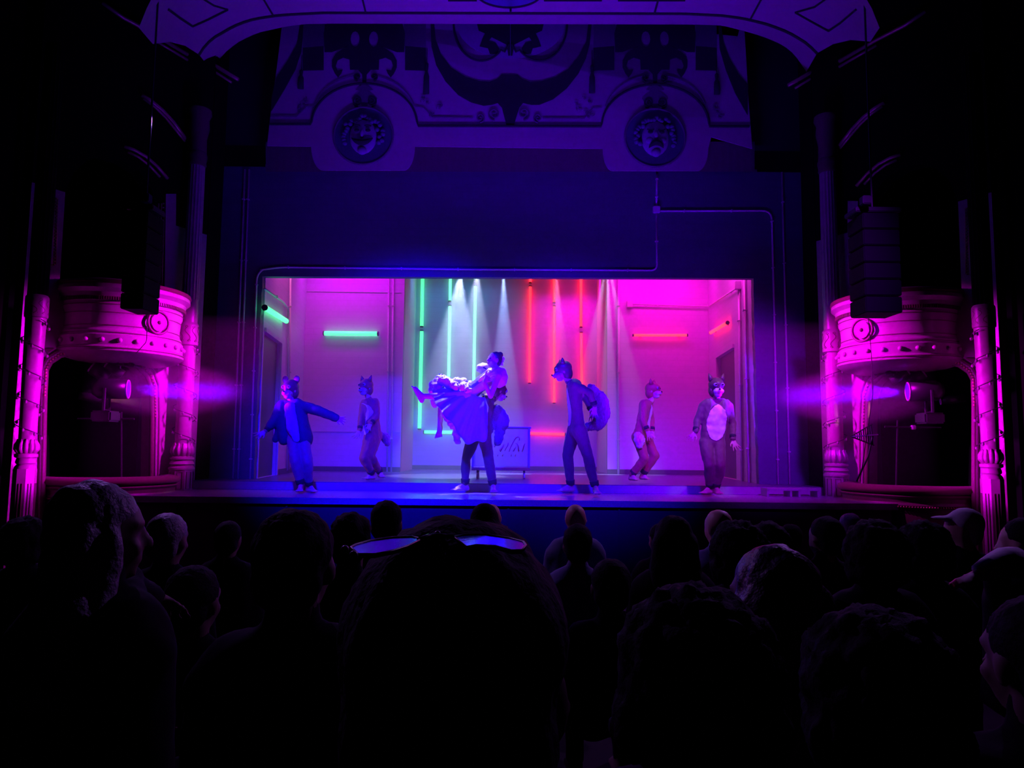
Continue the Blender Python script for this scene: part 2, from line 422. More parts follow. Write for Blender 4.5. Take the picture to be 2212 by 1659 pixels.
conduit('thin vertical conduit left of the opening, inner one of the close pair', [pp(538, 366, fy), pp(514, 1040, fy)])
conduit('conduit that drops down the left edge of the stage opening', [pp(562, 586, fy), pp(555, 590, fy), pp(540, 1040, fy)])
conduit('long conduit along the header over the opening that rises to a junction box', [pp(562, 583, fy), pp(608, 577, fy), pp(1000, 582, fy), pp(1419, 584, fy), pp(1418, 462, fy)], clips=8, bend=.1)
conduit('short conduit pair above the junction box under the valance', [pp(1418, 445, fy), pp(1419, 368, fy)], clips=2)
conduit('conduit from the junction box that turns down right of the opening', [pp(1427, 456, fy), pp(1667, 455, fy), pp(1681, 1046, fy)], clips=8, bend=.16)
conduit('tall vertical conduit furthest right of the stage opening', [pp(1689, 372, fy), pp(1706, 1046, fy)], clips=5)
o = MB().box(pp(1418, 453, PY - .035), (.11, .07, .11), None, .008).build('junction_box', pipe_m, off=pp(1418, 453, PY - .035))
tag(o, 'small square junction box on the header where three conduits meet', 'junction box')
# pipes inside the set
def lw(px, py, A=LA, B=LB, off=.03):
    p = onplane(px, py, A, B); p.x += off if A is LA else -off; return p
conduit('sloping conduit on the left set wall that bends down beside the door', [lw(568, 624), lw(607, 651), lw(620, 668), lw(617, 1016)], .02, 3)
conduit('straight vertical pipe on the left set wall near the corner', [lw(624, 590), lw(621, 1014)], .02, 3)
conduit('left pipe of the pair beside the alcove, behind the dancer in russet', [at(840, 590, 15.26), at(836, 1021, 15.26)], .02, 3)
conduit('right pipe of the pair beside the left alcove edge', [at(850, 590, 15.26), at(845, 1021, 15.26)], .02, 3)
conduit('pipe standing right of the alcove between the two red tubes walls', [at(1336, 590, 15.26), at(1336, 1024, 15.26)], .025, 3)
conduit('thin conduit along the right back wall that climbs the side wall', [at(1364, 657, 15.25), at(1533, 662, 15.25), lw(1536, 661, RA, RB), lw(1597, 621, RA, RB)], .016, 4, bend=.03)
conduit('rear pipe of the pair down the right set wall beside the door', [lw(1600, 625, RA, RB), lw(1607, 1043, RA, RB)], .025, 3)
conduit('front pipe of the pair down the right set wall by the opening', [lw(1612, 598, RA, RB), lw(1622, 1045, RA, RB)], .025, 3)
for lab, p in (('junction box high on the right set wall above the pipe pair', lw(1600, 617, RA, RB, .05)), ('junction box on the back wall right of the alcove', at(1360, 657, 15.24))):
    tag(MB().box(p, (.12, .09, .15), None, .01).build('junction_box', pipe_m, off=p), lab, 'junction box')
# seam rails across the set walls
mb = MB(); mb.box(at(760, 757 + 175, 15.285), (xl - LB[0] - .1, .015, .02)); st(mb.build('trim_1', set_plain))
mb = MB(); a = at(654, 629, 15.285); b = at(866, 632, 15.285); mb.tube([a, b], .008, 6); st(mb.build('trim_2', set_plain))
# LED tubes --------------------------------------------------------
def led(a, b, m, label, r=.034, back=(0, 1, 0)):
    a = Vector(a); b = Vector(b); d = (b - a).normalized(); back = Vector(back)
    root = empty('led_tube', a, label, 'light tube', 'neon coloured light tubes')
    MB().tube([a + d * .03, b - d * .03], r, 12).build('tube', m, root, smooth=True)
    q = d.to_track_quat('Z', 'Y').to_matrix()
    e = MB()
    MB().tube([a, a + d * .03], r * 1.08, 12).build('end_cap', case_m, root); MB().tube([b - d * .03, b], r * 1.08, 12).build('end_cap', case_m, root)
    for t in (.15, .85):
        p = a.lerp(b, t) + back * (r + .02); MB().box(p, (.035, .05, .035), None, .004).build('bracket', case_m, root)
    return root
YC = 17.12; YP = 15.22
def L(px0, py0, px1, py1, m, lab, Y=YC, r=.034): return led(at(px0, py0, Y), at(px1, py1, Y), m, lab, r)
L(913, 590, 911, 707, green_e, 'upper green vertical light tube, leftmost in the alcove', r=.040)
L(911, 713, 906, 928, green_e, 'long green vertical light tube under the leftmost upper tube', r=.040)
L(973, 590, 972, 652, cyan_e, 'short green light tube above the second green vertical tube')
L(972, 659, 968, 866, cyan_e, 'green vertical light tube behind the raised leg and skirt')
L(1027, 616, 1023, 850, cyan_e, 'green vertical light tube that ends behind the puffed white sleeve')
L(1027, 580, 1027, 606, cyan_e, 'stub of a green light tube under the header above the third')
L(914, 933, 984, 934, green_e, 'left horizontal green light tube low on the alcove wall', r=.036)
L(986, 934, 1060, 935, green_e, 'horizontal green light tube passing behind the blue skirt', r=.036)
L(1146, 580, 1145.5, 612, red_e, 'stub of a red light tube under the header, first red column')
L(1145.5, 617, 1144, 829, red_e, 'red vertical light tube leftmost of the red ones')
L(1197, 590, 1197, 655, red_e, 'short red light tube above the wolf masked dancer')
L(1197.5, 660, 1197, 872, red_e, 'red vertical light tube just behind the muzzle of the bending dancer')
L(1255, 590, 1255, 708, red_e, 'upper red vertical light tube, rightmost in the alcove')
L(1255.5, 717, 1257, 850, red_e, 'red vertical light tube that drops behind the bushy tail')
L(1143, 936, 1222, 938, red_e, 'horizontal red light tube between cart and bending dancer')
L(698, 720, 818, 721, green_e, 'horizontal green light tube alone on the left back wall', YP, .048)
L(1366, 724, 1486, 724, red_e, 'horizontal red light tube alone on the right back wall', YP, .030)
led(lw(562, 664, off=.07), lw(611, 694, off=.07), green_e, 'slanting green light tube on the left set wall above the door', .045, (-1, 0, 0))
led(lw(1580, 697, RA, RB, .07), lw(1542, 719, RA, RB, .07), red_e, 'slanting red light tube on the right set wall above the door', .036, (1, 0, 0))
# overhead fixtures in the set (they sit just above the header line) 
def fixture(p, t, label, s=1.0):
    p = Vector(p); d = (Vector(t) - p).normalized(); root = empty('profile_spotlight', p, label, 'stage light', 'spotlights hung over the set')
    MB().tube([p - d * .45 * s, p - d * .15 * s], .09 * s, 16).build('housing', case_m, root, smooth=True)
    MB().tube([p - d * .15 * s, p - d * .02], .075 * s, 16).build('lens_barrel', case_m, root, smooth=True)
    MB().tube([p - d * .3 * s, Vector((p.x, p.y, 6.06)), Vector((p.x, 14.9, 6.1))], .015, 6).build('yoke', case_m, root)
    return root
for b_ in BEAMS:
    p_ = Vector(b_[0]); d_ = (Vector(b_[1]) - p_).normalized()
    fixture(p_ - d_ * .02, b_[1], 'black spotlight hung over the ' + b_[5], .8)
tag(MB().tube([(-4.42, 14.9, 6.1), (4.24, 14.9, 6.1)], .03, 8).build('lighting_bar', case_m, smooth=True), 'black lighting bar over the box set carrying the spotlights', 'lighting bar')
# ------------------------------------------------------------------ painted valance
VY = 11.2
def vp(px, py, k=0): return at(px, py, VY - .012 * k)
vroot = empty('painted_valance', at(1100, 368, VY), 'painted canvas valance with two theatre masks, swags and tassels above the stage opening', 'valance')
def vpoly(name, pts, m, k=1, th=.01, holes=(), label=None):
    return MB().prism([vp(x, y, k) for x, y in pts], (0, th, 0), [[vp(x, y, k) for x, y in h] for h in holes]).build(name, m, vroot, label=label)
edgeL = [(577, 315), (582, 268), (588, 220), (600, 130), (612, 30)]
edgeR = [(1606, 30), (1612, 130), (1617, 220), (1621, 268), (1625, 321)]
def lobe(x0, xa, xb, x1, y0, y1):
    pts = []
    for k in range(9):
        t = k / 8; pts.append((x0 + (xa - x0) * (1 - math.cos(t * math.pi / 2)), y0 + (y1 - y0) * math.sin(t * math.pi / 2)))
    q = []
    for k in range(9):
        t = k / 8; q.append((x1 + (xb - x1) * (1 - math.cos(t * math.pi / 2)), y0 + (y1 - y0) * math.sin(t * math.pi / 2)))
    return pts + q[::-1]
outline = edgeL[::-1] + lobe(672, 698, 872, 896, 316, 368) + lobe(1302, 1324, 1507, 1530, 321, 369) + edgeR
vpoly('canvas', outline, cloth_m, 0, .02)
# fringe cloth behind
fr = []
mb = MB(); n = 220; x0, x1 = 574, 1630; ringsA = []
for row in (306, 371):
    ring = []
    for i in range(n):
        px = x0 + (x1 - x0) * i / (n - 1); p = at(px, row, VY + .05 + .008 * math.sin(i * 1.9) * (1 if row > 340 else .3)); ring.append(p)
    ringsA.append(ring)
mb.rings(ringsA, cap=False, closed=False)
mb.build('fringe', cfringe_m, vroot, smooth=True)
def vline(name, pts, w, m=cdark_m, k=1.3): return MB().tube([vp(x, y, k) for x, y in pts], w * VY / F, 6).build(name, m, vroot)
def arc(cx, cy, rx, ry, a0, a1, n=28):
    return [(cx + rx * math.cos(math.radians(a0 + (a1 - a0) * i / n)), cy - ry * math.sin(math.radians(a0 + (a1 - a0) * i / n))) for i in range(n + 1)]
vline('border_line', [(583, 268), (671, 268)] + arc(787, 268, 114, 88, 176, 4) + [(903, 272), (1299, 273)] + arc(1416, 272, 116, 90, 176, 4) + [(1533, 273), (1619, 273)], 2.6)
for cx in (787, 1416):
    vline('inner_arc', arc(cx, 252, 112, 90, 165, 102, 14), 1.0, cmid_m); vline('inner_arc', arc(cx, 252, 112, 90, 78, 15, 14), 1.0, cmid_m)
vline('thin_line', [(584, 252), (610, 251), (640, 252), (662, 231), (678, 230)], 1.0, cmid_m)
vline('thin_line', [(896, 230), (916, 233), (935, 254), (1022, 255)], 1.0, cmid_m)
vline('thin_line', [(1172, 256), (1262, 256), (1280, 234), (1300, 233)], 1.0, cmid_m)
def spiral(cx, cy, r, a0, turns, sx=1, n=34):
    return [(cx + sx * r * (1 - .85 * i / n) * math.cos(a0 + turns * 2 * math.pi * i / n), cy + r * (1 - .85 * i / n) * math.sin(a0 + turns * 2 * math.pi * i / n)) for i in range(n + 1)]
for cx, cy, r, s in ((1068, 247, 14, 1), (1037, 255, 10, -1), (1131, 246, 14, -1), (1162, 255, 10, 1), (773, 218, 11, 1), (803, 218, 11, -1), (1402, 222, 11, 1), (1430, 222, 11, -1), (772, 165, 8, 1), (808, 165, 8, -1), (1395, 168, 8, 1), (1434, 168, 8, -1)):
    vline('scroll', spiral(cx, cy, r, math.pi / 2, 1.6, s), 1.7, cmid_m if r > 12 or r == 10 else cdark_m)
def flip(pts, c): return [(2 * c - x, y) for x, y in pts]
# dark swags
sw = [(930, 50), (932, 100), (942, 140), (962, 175), (990, 205), (1018, 221), (1045, 228), (1062, 226), (1075, 222), (1084, 232), (1094, 270), (1110, 270), (1122, 232), (1130, 222), (1148, 226), (1165, 226),
      (1195, 214), (1225, 190), (1250, 158), (1266, 125), (1274, 95), (1278, 50), (1271, 50), (1266, 90), (1250, 122), (1228, 148), (1200, 166), (1170, 175), (1145, 177), (1128, 170), (1118, 161), (1084, 160),
      (1074, 170), (1058, 176), (1035, 175), (1005, 165), (975, 146), (952, 116), (941, 85), (938, 50)]
vpoly('swag', sw, cdark_m, 1, .012)
sL = [(656, 50), (651, 110), (638, 150), (616, 190), (586, 240), (586, 215), (596, 168), (622, 130), (642, 95), (650, 50)]
vpoly('swag', sL, cdark_m, 1, .012); vpoly('swag', [(1552, 50), (1555, 105), (1568, 150), (1588, 200), (1615, 248), (1616, 182), (1596, 160), (1576, 125), (1562, 90), (1558, 50)], cdark_m, 1, .012)
vpoly('ring_panel', arc(1104, 52, 116, 74, 180, 360, 40), mat('blue painted canvas', (.26, .26, .34), .85), .4, .004)
vline('ring_line', arc(1040, 52, 60, 79, 180, 315, 30) + [(1090, 112), (1099, 96)], 2.4); vline('ring_line', flip(arc(1040, 52, 60, 79, 180, 315, 30) + [(1090, 112), (1099, 96)], 1102.5), 2.4)
ml = [(1030, 50), (1034, 66), (1048, 72), (1042, 84), (1036, 100), (1054, 104), (1058, 116), (1074, 116), (1078, 104), (1070, 92), (1056, 88), (1062, 80), (1078, 88), (1094, 96), (1098, 120), (1102, 120), (1102, 50)]
vpoly('centre_ornament', ml, cdark_m, 1, .012); vpoly('centre_ornament', flip(ml, 1102.5), cdark_m, 1, .012)
for cx in (787, 1415):
    h = [(0, 50), (82, 50), (88, 72), (86, 112), (70, 112), (54, 106), (34, 98), (48, 106), (62, 116), (70, 130), (70, 145), (64, 158), (57, 167), (50, 158), (47, 150), (58, 152), (62, 142), (58, 130), (46, 124), (32, 128), (31, 150), (14, 150), (5, 160), (4, 178), (0, 179)]
    ov = [(20 + 10 * math.cos(a), 84 + 17 * math.sin(a)) for a in [i * math.pi / 6 for i in range(12)]]
    vpoly('bracket_ornament', [(cx + x, y) for x, y in h], cdark_m, 1, .014, [[(cx + x, y) for x, y in ov]])
    vpoly('bracket_ornament', [(cx - x, y) for x, y in h], cdark_m, 1, .014, [[(cx - x, y) for x, y in ov]])
    for s in (-1, 1):
        vpoly('block_ornament', [(cx + s * 88, 100), (cx + s * 133, 104), (cx + s * 133, 152), (cx + s * 88, 151)], cdark_m, 1, .014)
        vpoly('block_ornament', [(cx + s * 86, 52), (cx + s * 133, 52), (cx + s * 133, 103), (cx + s * 86, 99)], cmid_m, .8, .01)
    vpoly('crest', [(cx - 4, 182), (cx - 19, 194), (cx - 8, 196), (cx - 22, 206), (cx - 28, 212), (cx - 20, 228), (cx - 10, 212), (cx - 5, 231), (cx + 5, 231), (cx + 10, 212), (cx + 20, 228), (cx + 28, 212), (cx + 22, 206), (cx + 8, 196), (cx + 19, 194), (cx + 4, 182)], cmid_m, .9, .012)
for x, y0, y1 in ((651, 150, 191), (922, 135, 202), (1279, 140, 200), (1548, 158, 203)):
    w = 7
    mb = MB(); c = vp(x, y0, 2)
    za, zb = vp(x, y0, 2).z, vp(x, y1, 2).z; hh = za - zb
    mb.lathe((c.x, c.y), [(.006, za + .25), (.006, za), (.028, za - .02), (.03, za - .12 * hh), (.02, za - .3 * hh), (.045, za - .45 * hh), (.052, zb), (.0, zb - .005)], 12)
    mb.build('tassel', cdark_m, vroot, smooth=True)
for x, y in ((655, 218), (645, 232), (920, 215), (955, 232), (925, 245), (1268, 215), (1250, 228), (1272, 245), (1545, 225), (1552, 246)):
    random.seed(x)
    for k in range(3):
        a = random.uniform(0, 6.28); vline('flourish', spiral(x + 7 * math.cos(a), y + 5 * math.sin(a), 6, a, .9, 1, 12), .8, cmid_m)
def mask_medallion(cx, cy, r, smile):
    c = at(cx, cy, VY - .03); R = r * VY / F; q = Matrix.Rotation(0, 3, 'X')
    o = MB().prism([c + Vector((R * math.cos(a), 0, R * math.sin(a))) for a in [i * math.pi / 24 for i in range(48)]], (0, .03, 0)).build('medallion', mat('dark blue medallion', (.05, .06, .12), .7), vroot)
    MB().tube([c + Vector((R * math.cos(a), 0, R * math.sin(a))) for a in [i * math.pi / 24 for i in range(48)]], .018, 8, closed=True).build('rim', cmid_m, o, smooth=True)
    f = MB(); f.ell(c + Vector((0, -.01, -.05 * R)), (R * .46, .09, R * .6), u=24, v=16); f.ell(c + Vector((0, -.09, -.02 * R)), (R * .08, .05, R * .17))
    f.ell(c + Vector((-R * .2, -.07, -R * .18)), (R * .14, .04, R * .12)); f.ell(c + Vector((R * .2, -.07, -R * .18)), (R * .14, .04, R * .12)); f.ell(c + Vector((0, -.06, -.58 * R)), (R * .16, .05, R * .14))
    f.build('mask_face', mat('mask relief paint', (.24, .24, .32), .7), o, smooth=True)
    random.seed(int(cx)); h = MB()
    for k in range(26):
        a = math.radians(-25 + 230 * k / 25); rr = R * random.uniform(.52, .72)
        h.ell(c + Vector((rr * .95 * math.cos(a), -.03, rr * math.sin(a) * 1.0)), (R * .09, .04, R * .08), u=8, v=6)
    h.build('mask_curls', mat('mask curl paint', (.09, .1, .17), .7), o, smooth=True)
    for s in (-1, 1):
        MB().ell(c + Vector((s * R * .19, -.095, R * .1)), (R * .09, .02, R * .05)).build('mask_eye', cdark_m, o, smooth=True)
        MB().tube([c + Vector((s * R * t, -.1, R * (.22 + (.06 * (1 if smile else -1)) * math.sin(t * 9)))) for t in (.07, .14, .22, .3)], R * .025, 6).build('mask_brow', cdark_m, o)
    k = 1 if smile else -1; w = .36 if smile else .24
    pts = [c + Vector((R * x * w, -.108 + .02 * x * x, -R * .33 + k * R * .17 * x * x - (0 if smile else -.03))) for x in [-1 + .1 * i for i in range(21)]]
    MB().tube(pts, .03, 8, radii=[.006 + .045 * (1 - abs(-1 + .1 * i) ** 2) for i in range(21)]).build('mask_mouth', cdark_m, o)
mask_medallion(785, 293, 66, True); mask_medallion(1415, 297, 67, False)
# ------------------------------------------------------------------ arch band and ceiling
def interp(pts, n):
    L_ = [0]
    for a, b in zip(pts, pts[1:]): L_.append(L_[-1] + math.hypot(b[0] - a[0], b[1] - a[1]))
    out = []
    for k in range(n):
        t = L_[-1] * k / (n - 1)
        for i in range(len(pts) - 1):
            if L_[i + 1] >= t - 1e-9: break
        u = (t - L_[i]) / max(1e-9, L_[i + 1] - L_[i]); out.append((pts[i][0] + (pts[i + 1][0] - pts[i][0]) * u, pts[i][1] + (pts[i + 1][1] - pts[i][1]) * u))
    return out
inner = [(455, 150), (470, 132), (490, 110), (513, 92), (540, 78), (564, 69), (592, 63), (620, 57), (660, 52), (720, 51), (1106, 52), (1500, 53), (1560, 55), (1604, 66), (1645, 78), (1680, 92), (1705, 107), (1720, 123), (1742, 155)]
outer = [(430, 118), (443, 98), (460, 82), (481, 70), (500, 59), (517, 51), (540, 43), (564, 38), (590, 34), (620, 31), (700, 27), (1106, 28), (1480, 29), (1560, 33), (1604, 39), (1654, 51), (1690, 64), (1715, 76), (1745, 95), (1765, 115)]
NI = 80
I3 = [at(x, y, 10.9) for x, y in interp(inner, NI)]; O3 = [at(x, y, 10.35) for x, y in interp(outer, NI)]
# ceiling sweeps out over the house: outer line -> top rows
t1 = interp([(330, 95), (352, 50), (365, 20), (390, -5), (470, -25), (700, -32), (1106, -34), (1500, -30), (1700, -22), (1800, -5), (1848, 22), (1862, 50), (1880, 90)], NI)
T3 = [at(x, y, 9.2) for x, y in t1]
t2 = interp([(300, 60), (320, 10), (360, -60), (500, -110), (700, -120), (1106, -122), (1500, -118), (1700, -105), (1830, -60), (1880, 10), (1900, 60)], NI)
T4 = [at(x, y, 7.6) for x, y in t2]
st(MB().rings([I3, O3], cap=False, closed=False).build('trim_3', ceil_m, smooth=True))
mb = MB(); rows = [O3] + [[O3[i].lerp(T3[i], t) + Vector((0, 0, .10 * math.sin(math.pi * t))) for i in range(NI)] for t in (.33, .66)] + [T3, T4]
mb.rings(rows, cap=False, closed=False); ceilo = st(mb.build('ceiling', ceil_m, smooth=True))
st(MB().tube([p + Vector((0, -.01, -.01)) for p in O3], .022, 6).build('trim_4', line_m, smooth=True))
# painted lines on the ceiling: laid on the surface by casting onto it
from mathutils.bvhtree import BVHTree
bmc = bmesh.new(); bmc.from_mesh(ceilo.data); tree = BVHTree.FromBMesh(bmc)
def onceil(px, py):
    d = ray(px, py).normalized(); h = tree.ray_cast(EYE, d, 30)
    return (h[0] - d * .012) if h[0] else at(px, py, 9.9)
def cline(pts, r=.016):
    q = []
    for a, b in zip(pts, pts[1:]):
        for k in range(6): q.append(onceil(a[0] + (b[0] - a[0]) * k / 6, a[1] + (b[1] - a[1]) * k / 6))
    q.append(onceil(*pts[-1])); st(MB().tube(q, r, 6).build('trim_5', line_m))
for s in ([(567, -6), (579, 15), (590, 33)], [(782, -6), (790, 27)], [(1103, 14), (1103, 28)], [(1424, -8), (1414, 28)], [(1648, -8), (1622, 40)],
          [(363, 20), (390, 40), (416, 57)], [(416, 57), (450, 42), (492, 21)], [(492, 21), (462, 12), (438, -3)], [(1718, 27), (1760, 15), (1785, -3)], [(1718, 27), (1755, 48), (1790, 67)], [(1790, 67), (1815, 50), (1850, 20)],
          [(968, 1), (1030, 1)], [(1175, 1), (1240, 1), (1300, 1)], [(1335, 1), (1480, 1)]): cline(s)
dp = [onceil(1100 + 72 * math.cos(a), -20 + 34 * math.sin(a)) for a in [i * math.pi / 20 for i in range(40)]]
st(MB().prism(dp, (0, -.01, -.01)).build('trim_6', disc_m)); st(MB().tube([p + Vector((0, 0, -.012)) for p in dp], .02, 6, closed=True).build('trim_7', line_m))
bmc.free()
# ================================================================== BOXES, COLUMNS (built for photo left, mirrored for the right)
A_ = (-4.72, 10.75); B_ = (-5.985, 8.6)
def wp(px, py, off=0.0):
    p = onplane(px, py, A_, B_); n = Vector((.862, -.507, 0)); return p + n * off
WN = Vector((.862, -.507, 0))
def opening_low():
    return [(88, 1180), (90, 1000), (93, 850), (96, 800), (106, 782), (128, 768), (160, 763), (210, 766), (262, 778), (296, 793), (315, 812), (325, 840), (326, 900), (322, 1180)]
def opening_up():
    return [(127, 640), (130, 500), (140, 420), (160, 372), (190, 345), (225, 335), (262, 345), (300, 368), (328, 410), (336, 450), (330, 660)]
for s, side in ((1, 'left'), (-1, 'right')):
    mir = s < 0
    sd = 'left' if s > 0 else 'right'
    outerp = [wp(78, 1230), wp(78, -260), wp(430, -260), wp(388, 1230)]
    for p in outerp: pass
    z0 = 0.0; zt = 8.6
    a = Vector((*A_, 0)); b = Vector((*B_, 0))
    pts = [a, b, b + Vector((0, 0, zt)), a + Vector((0, 0, zt))]
    lo = [wp(x, y) for x, y in opening_low()]; lo[0].z = .02; lo[-1].z = .02
    up = [wp(x, y) for x, y in opening_up()]
    z1 = wp(140, 415).z; Lz = wp(140, 430); Lz.z = z1; Rz = wp(334, 440); Rz.z = z1
    bz = b + Vector((0, 0, z1)); az = a + Vector((0, 0, z1))
    st(MB().prism([a, b, bz, Lz, up[0], up[-1], Rz, az], -WN * .22, [lo]).build('wall_box_' + side, plaster_m, mirror=mir))
    st(MB().prism([bz, b + Vector((0, 0, zt)), a + Vector((0, 0, zt)), az, Rz] + [p for p in up[::-1] if p.z > z1 + .02] + [Lz], -WN * .22).build('wall_upper_' + side, shade_m, mirror=mir))  # top of the wall split off, its shade put into the colour
    # dark room behind
    mb = MB(); c = (a + b) / 2 - WN * 1.3
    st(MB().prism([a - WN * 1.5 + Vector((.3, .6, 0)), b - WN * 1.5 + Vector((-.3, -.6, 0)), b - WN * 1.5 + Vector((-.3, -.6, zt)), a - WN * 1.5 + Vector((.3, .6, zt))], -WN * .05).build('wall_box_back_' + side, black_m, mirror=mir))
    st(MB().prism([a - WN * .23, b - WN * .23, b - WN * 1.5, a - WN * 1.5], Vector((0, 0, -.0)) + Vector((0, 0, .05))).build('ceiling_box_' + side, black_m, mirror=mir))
    # outer house wall running toward the camera, and the upper side wall
    mb = MB(); mb.prism([Vector((-6.2, 8.65, 0)), Vector((-6.9, -1.2, 0)), Vector((-6.9, -1.2, 9)), Vector((-6.2, 8.65, 9))], (-.15, 0, 0)); st(mb.build('wall_house_' + side, shade_m, mirror=mir))  # darkness of the house is in the wall colour
    mb = MB(); mb.prism([Vector((-4.72, 10.78, 0)), Vector((-4.72, 11.26, 0)), Vector((-4.72, 11.26, 9)), Vector((-4.72, 10.78, 9))], (-.1, 0, 0)); st(mb.build('wall_proscenium_' + side, shade_m, mirror=mir))
    # mouldings of the lower opening
    for nm, off, r, d in (('trim_8', .03, .035, 0), ('trim_9', .03, .022, 9), ('trim_10', .02, .016, 15)):
        q = []
        for (x, y) in opening_low():
            cx, cy = 205, 900; dx, dy = x - cx, y - cy; l = math.hypot(dx, dy); k = 1 + d / l if y < 1000 else 1
            xx = x + (d if x > 200 else -d * .4); yy = y - (d * .6 if y < 860 else 0)
            q.append(wp(xx, yy, off))
        q[0].z = .1; q[-1].z = .1
        st(MB().tube(q, r, 8).build(nm, plaster_d if d != 9 else plaster_m, smooth=True, mirror=mir))
    bd = MB(); ol_ = interp([(x + (4 if x > 200 else -2), y - (3 if y < 860 else 0)) for x, y in opening_low() if y < 1100], 80)
    for x, y in ol_:
        if x > 200 or y < 860: bd.ell(wp(x, y, .06), (.016, .016, .016), u=6, v=5)
    st(bd.build('trim_11', gilt_m, smooth=True, mirror=mir))
    # spandrel triangles
    for tri in ([(325, 789), (339, 790), (339, 806)], [(96, 753), (116, 753), (100, 764)]):
        st(MB().prism([wp(x, y, .02) for x, y in tri], -WN * .015).build('trim_12', plaster_d, mirror=mir))
    # upper pilasters with bead strips
    for x0, x1, y0, y1 in ((91, 110, 400, 572), (350, 374, 420, 632)):
        st(MB().prism([wp(x0 + 1, y1, .05), wp(x0 + 4, y0, .05), wp(x1 + 2, y0, .05), wp(x1, y1, .05)], -WN * .05).build('trim_13', plaster_m, mirror=mir))
    for xs, y0, y1 in (((114, 119), 430, 572), ((343, 350), 440, 632)):
        bd = MB()
        for k in range(22): bd.ell(wp(xs[0] + (xs[1] - xs[0]) * (1 - k / 21), y0 + (y1 - y0) * k / 21, .03), (.014,) * 3, u=6, v=5)
        bd.tube([wp(xs[0] - 3, y1, .02), wp(xs[1] - 3, y0, .02)], .012, 6); bd.tube([wp(xs[0] + 4, y1, .02), wp(xs[1] + 4, y0, .02)], .010, 6)
        bd.tube([wp(xs[0] - 9, y1, .02), wp(xs[1] - 9, y0, .02)], .012, 6)
        st(bd.build('trim_14', gilt_m, smooth=True, mirror=mir))
    # upper arches and cornice, barely lit
    for pts_, r in (([(300, 207), (322, 221), (345, 240), (370, 267), (397, 304)], .03), ([(304, 215), (330, 234), (352, 256), (375, 284), (395, 308)], .018), ([(262, 318), (285, 326), (310, 340), (335, 362), (357, 388)], .025), ([(270, 330), (295, 342), (318, 360), (340, 384)], .018), ([(215, 8), (260, 40), (320, 72), (400, 120)], .03), ([(320, 84), (400, 132)], .02), ([(425, 118), (470, 145), (515, 172)], .03), ([(425, 130), (500, 178)], .018)):
        q = [wp(x, y, .06) if x < 410 else at(x, y, 10.8) for x, y in pts_]
        st(MB().tube(q, r, 8).build('trim_15', gilt_m, smooth=True, mirror=mir))
    # bulging balcony front
    BC = (-5.32, 9.62)
    def zb(py): return zof(250, py, BC[1] - .75)
    R0 = .82
    root = empty('box_balcony', (s * BC[0], BC[1], zb(775)), 'rounded plaster balcony front of the %s theatre box, lit magenta' % side, 'balcony', 'theatre box balconies')
    prof = [(R0 - .22, zb(612)), (R0 - .02, zb(610)), (R0 + .015, zb(614)), (R0 + .02, zb(622)), (R0 - .03, zb(630)), (R0 - .05, zb(642)), (R0 - .07, zb(648)), (R0 - .07, zb(660)), (R0 - .09, zb(668)), (R0 - .10, zb(690)),
            (R0 - .095, zb(706)), (R0 - .07, zb(712)), (R0 - .07, zb(718)), (R0 - .05, zb(722)), (R0 - .05, zb(744)), (R0 - .03, zb(748)), (R0 - .035, zb(756)), (R0 - .12, zb(766)), (R0 - .26, zb(772)), (R0 - .5, zb(776))]
    a0, a1 = math.radians(-125), math.radians(65)
    MB().lathe(BC, prof, 56, a0 - .1, a1 + .1).build('front', plaster_m, root, smooth=True, mirror=mir, auto=25)
    MB().lathe(BC, [(R0 - .24, zb(612) - .01), (R0 - .24, zb(604)), (R0 - .12, zb(598)), (R0 + .02, zb(604)), (R0 + .03, zb(610)), (R0 - .02, zb(614))], 56, a0 - .1, a1 + .1).build('rail', redcloth_m, root, smooth=True, mirror=mir)
    de = MB()
    for k in range(96):
        a = a0 + (a1 - a0) * k / 95; p = Vector((BC[0] + (R0 - .045) * math.cos(a), BC[1] + (R0 - .045) * math.sin(a), zb(643)))
        de.box(p, (.03, .014, .045), Matrix.Rotation(a, 3, 'Z'))
    de.build('dentil_band', plaster_d, root, mirror=mir)
    ln = MB()
    for py, rr_ in ((655, R0 - .068), (672, R0 - .092), (700, R0 - .094), (716, R0 - .066), (750, R0 - .028)):
        ln.lathe(BC, [(rr_ + .004, zb(py) + .006), (rr_ + .008, zb(py)), (rr_ + .004, zb(py) - .006)], 56, a0, a1)
    ln.build('raised_lines', plaster_d, root, smooth=True, mirror=mir)
    for k in range(13):
        a = a0 + (a1 - a0) * (k + .3) / 13; p = Vector((BC[0] + (R0 - .045) * math.cos(a), BC[1] + (R0 - .045) * math.sin(a), zb(733)))
        o = MB(); o.ell(p, (.032, .032, .032)); o.lathe_ring = None
        o.build('boss', plaster_m, root, smooth=True, mirror=mir)
    # rosette medallion
    a = math.radians(-27); p = Vector((BC[0] + (R0 - .08) * math.cos(a), BC[1] + (R0 - .08) * math.sin(a), zb(684))); dv = Vector((math.cos(a), math.sin(a), 0)); q = dv.to_track_quat('Z', 'Y').to_matrix()
    o = MB(); fan = []
    for i in range(32):
        t = i * math.pi / 16; fan.append(p + q @ Vector((.115 * math.cos(t), .115 * math.sin(t), .02 + .008 * (i % 2))))
    o.prism(fan, -dv * .05); ros = o.build('rosette', plaster_m, root, mirror=mir)
    MB().ell(p + dv * .03, (.028,) * 3).build('knob', plaster_d, ros, smooth=True, mirror=mir)
    MB().tube([p + q @ Vector((.15 * math.cos(t), .15 * math.sin(t), .01)) for t in [i * math.pi / 16 for i in range(32)]], .018, 8, closed=True).build('ring', plaster_d, ros, smooth=True, mirror=mir)
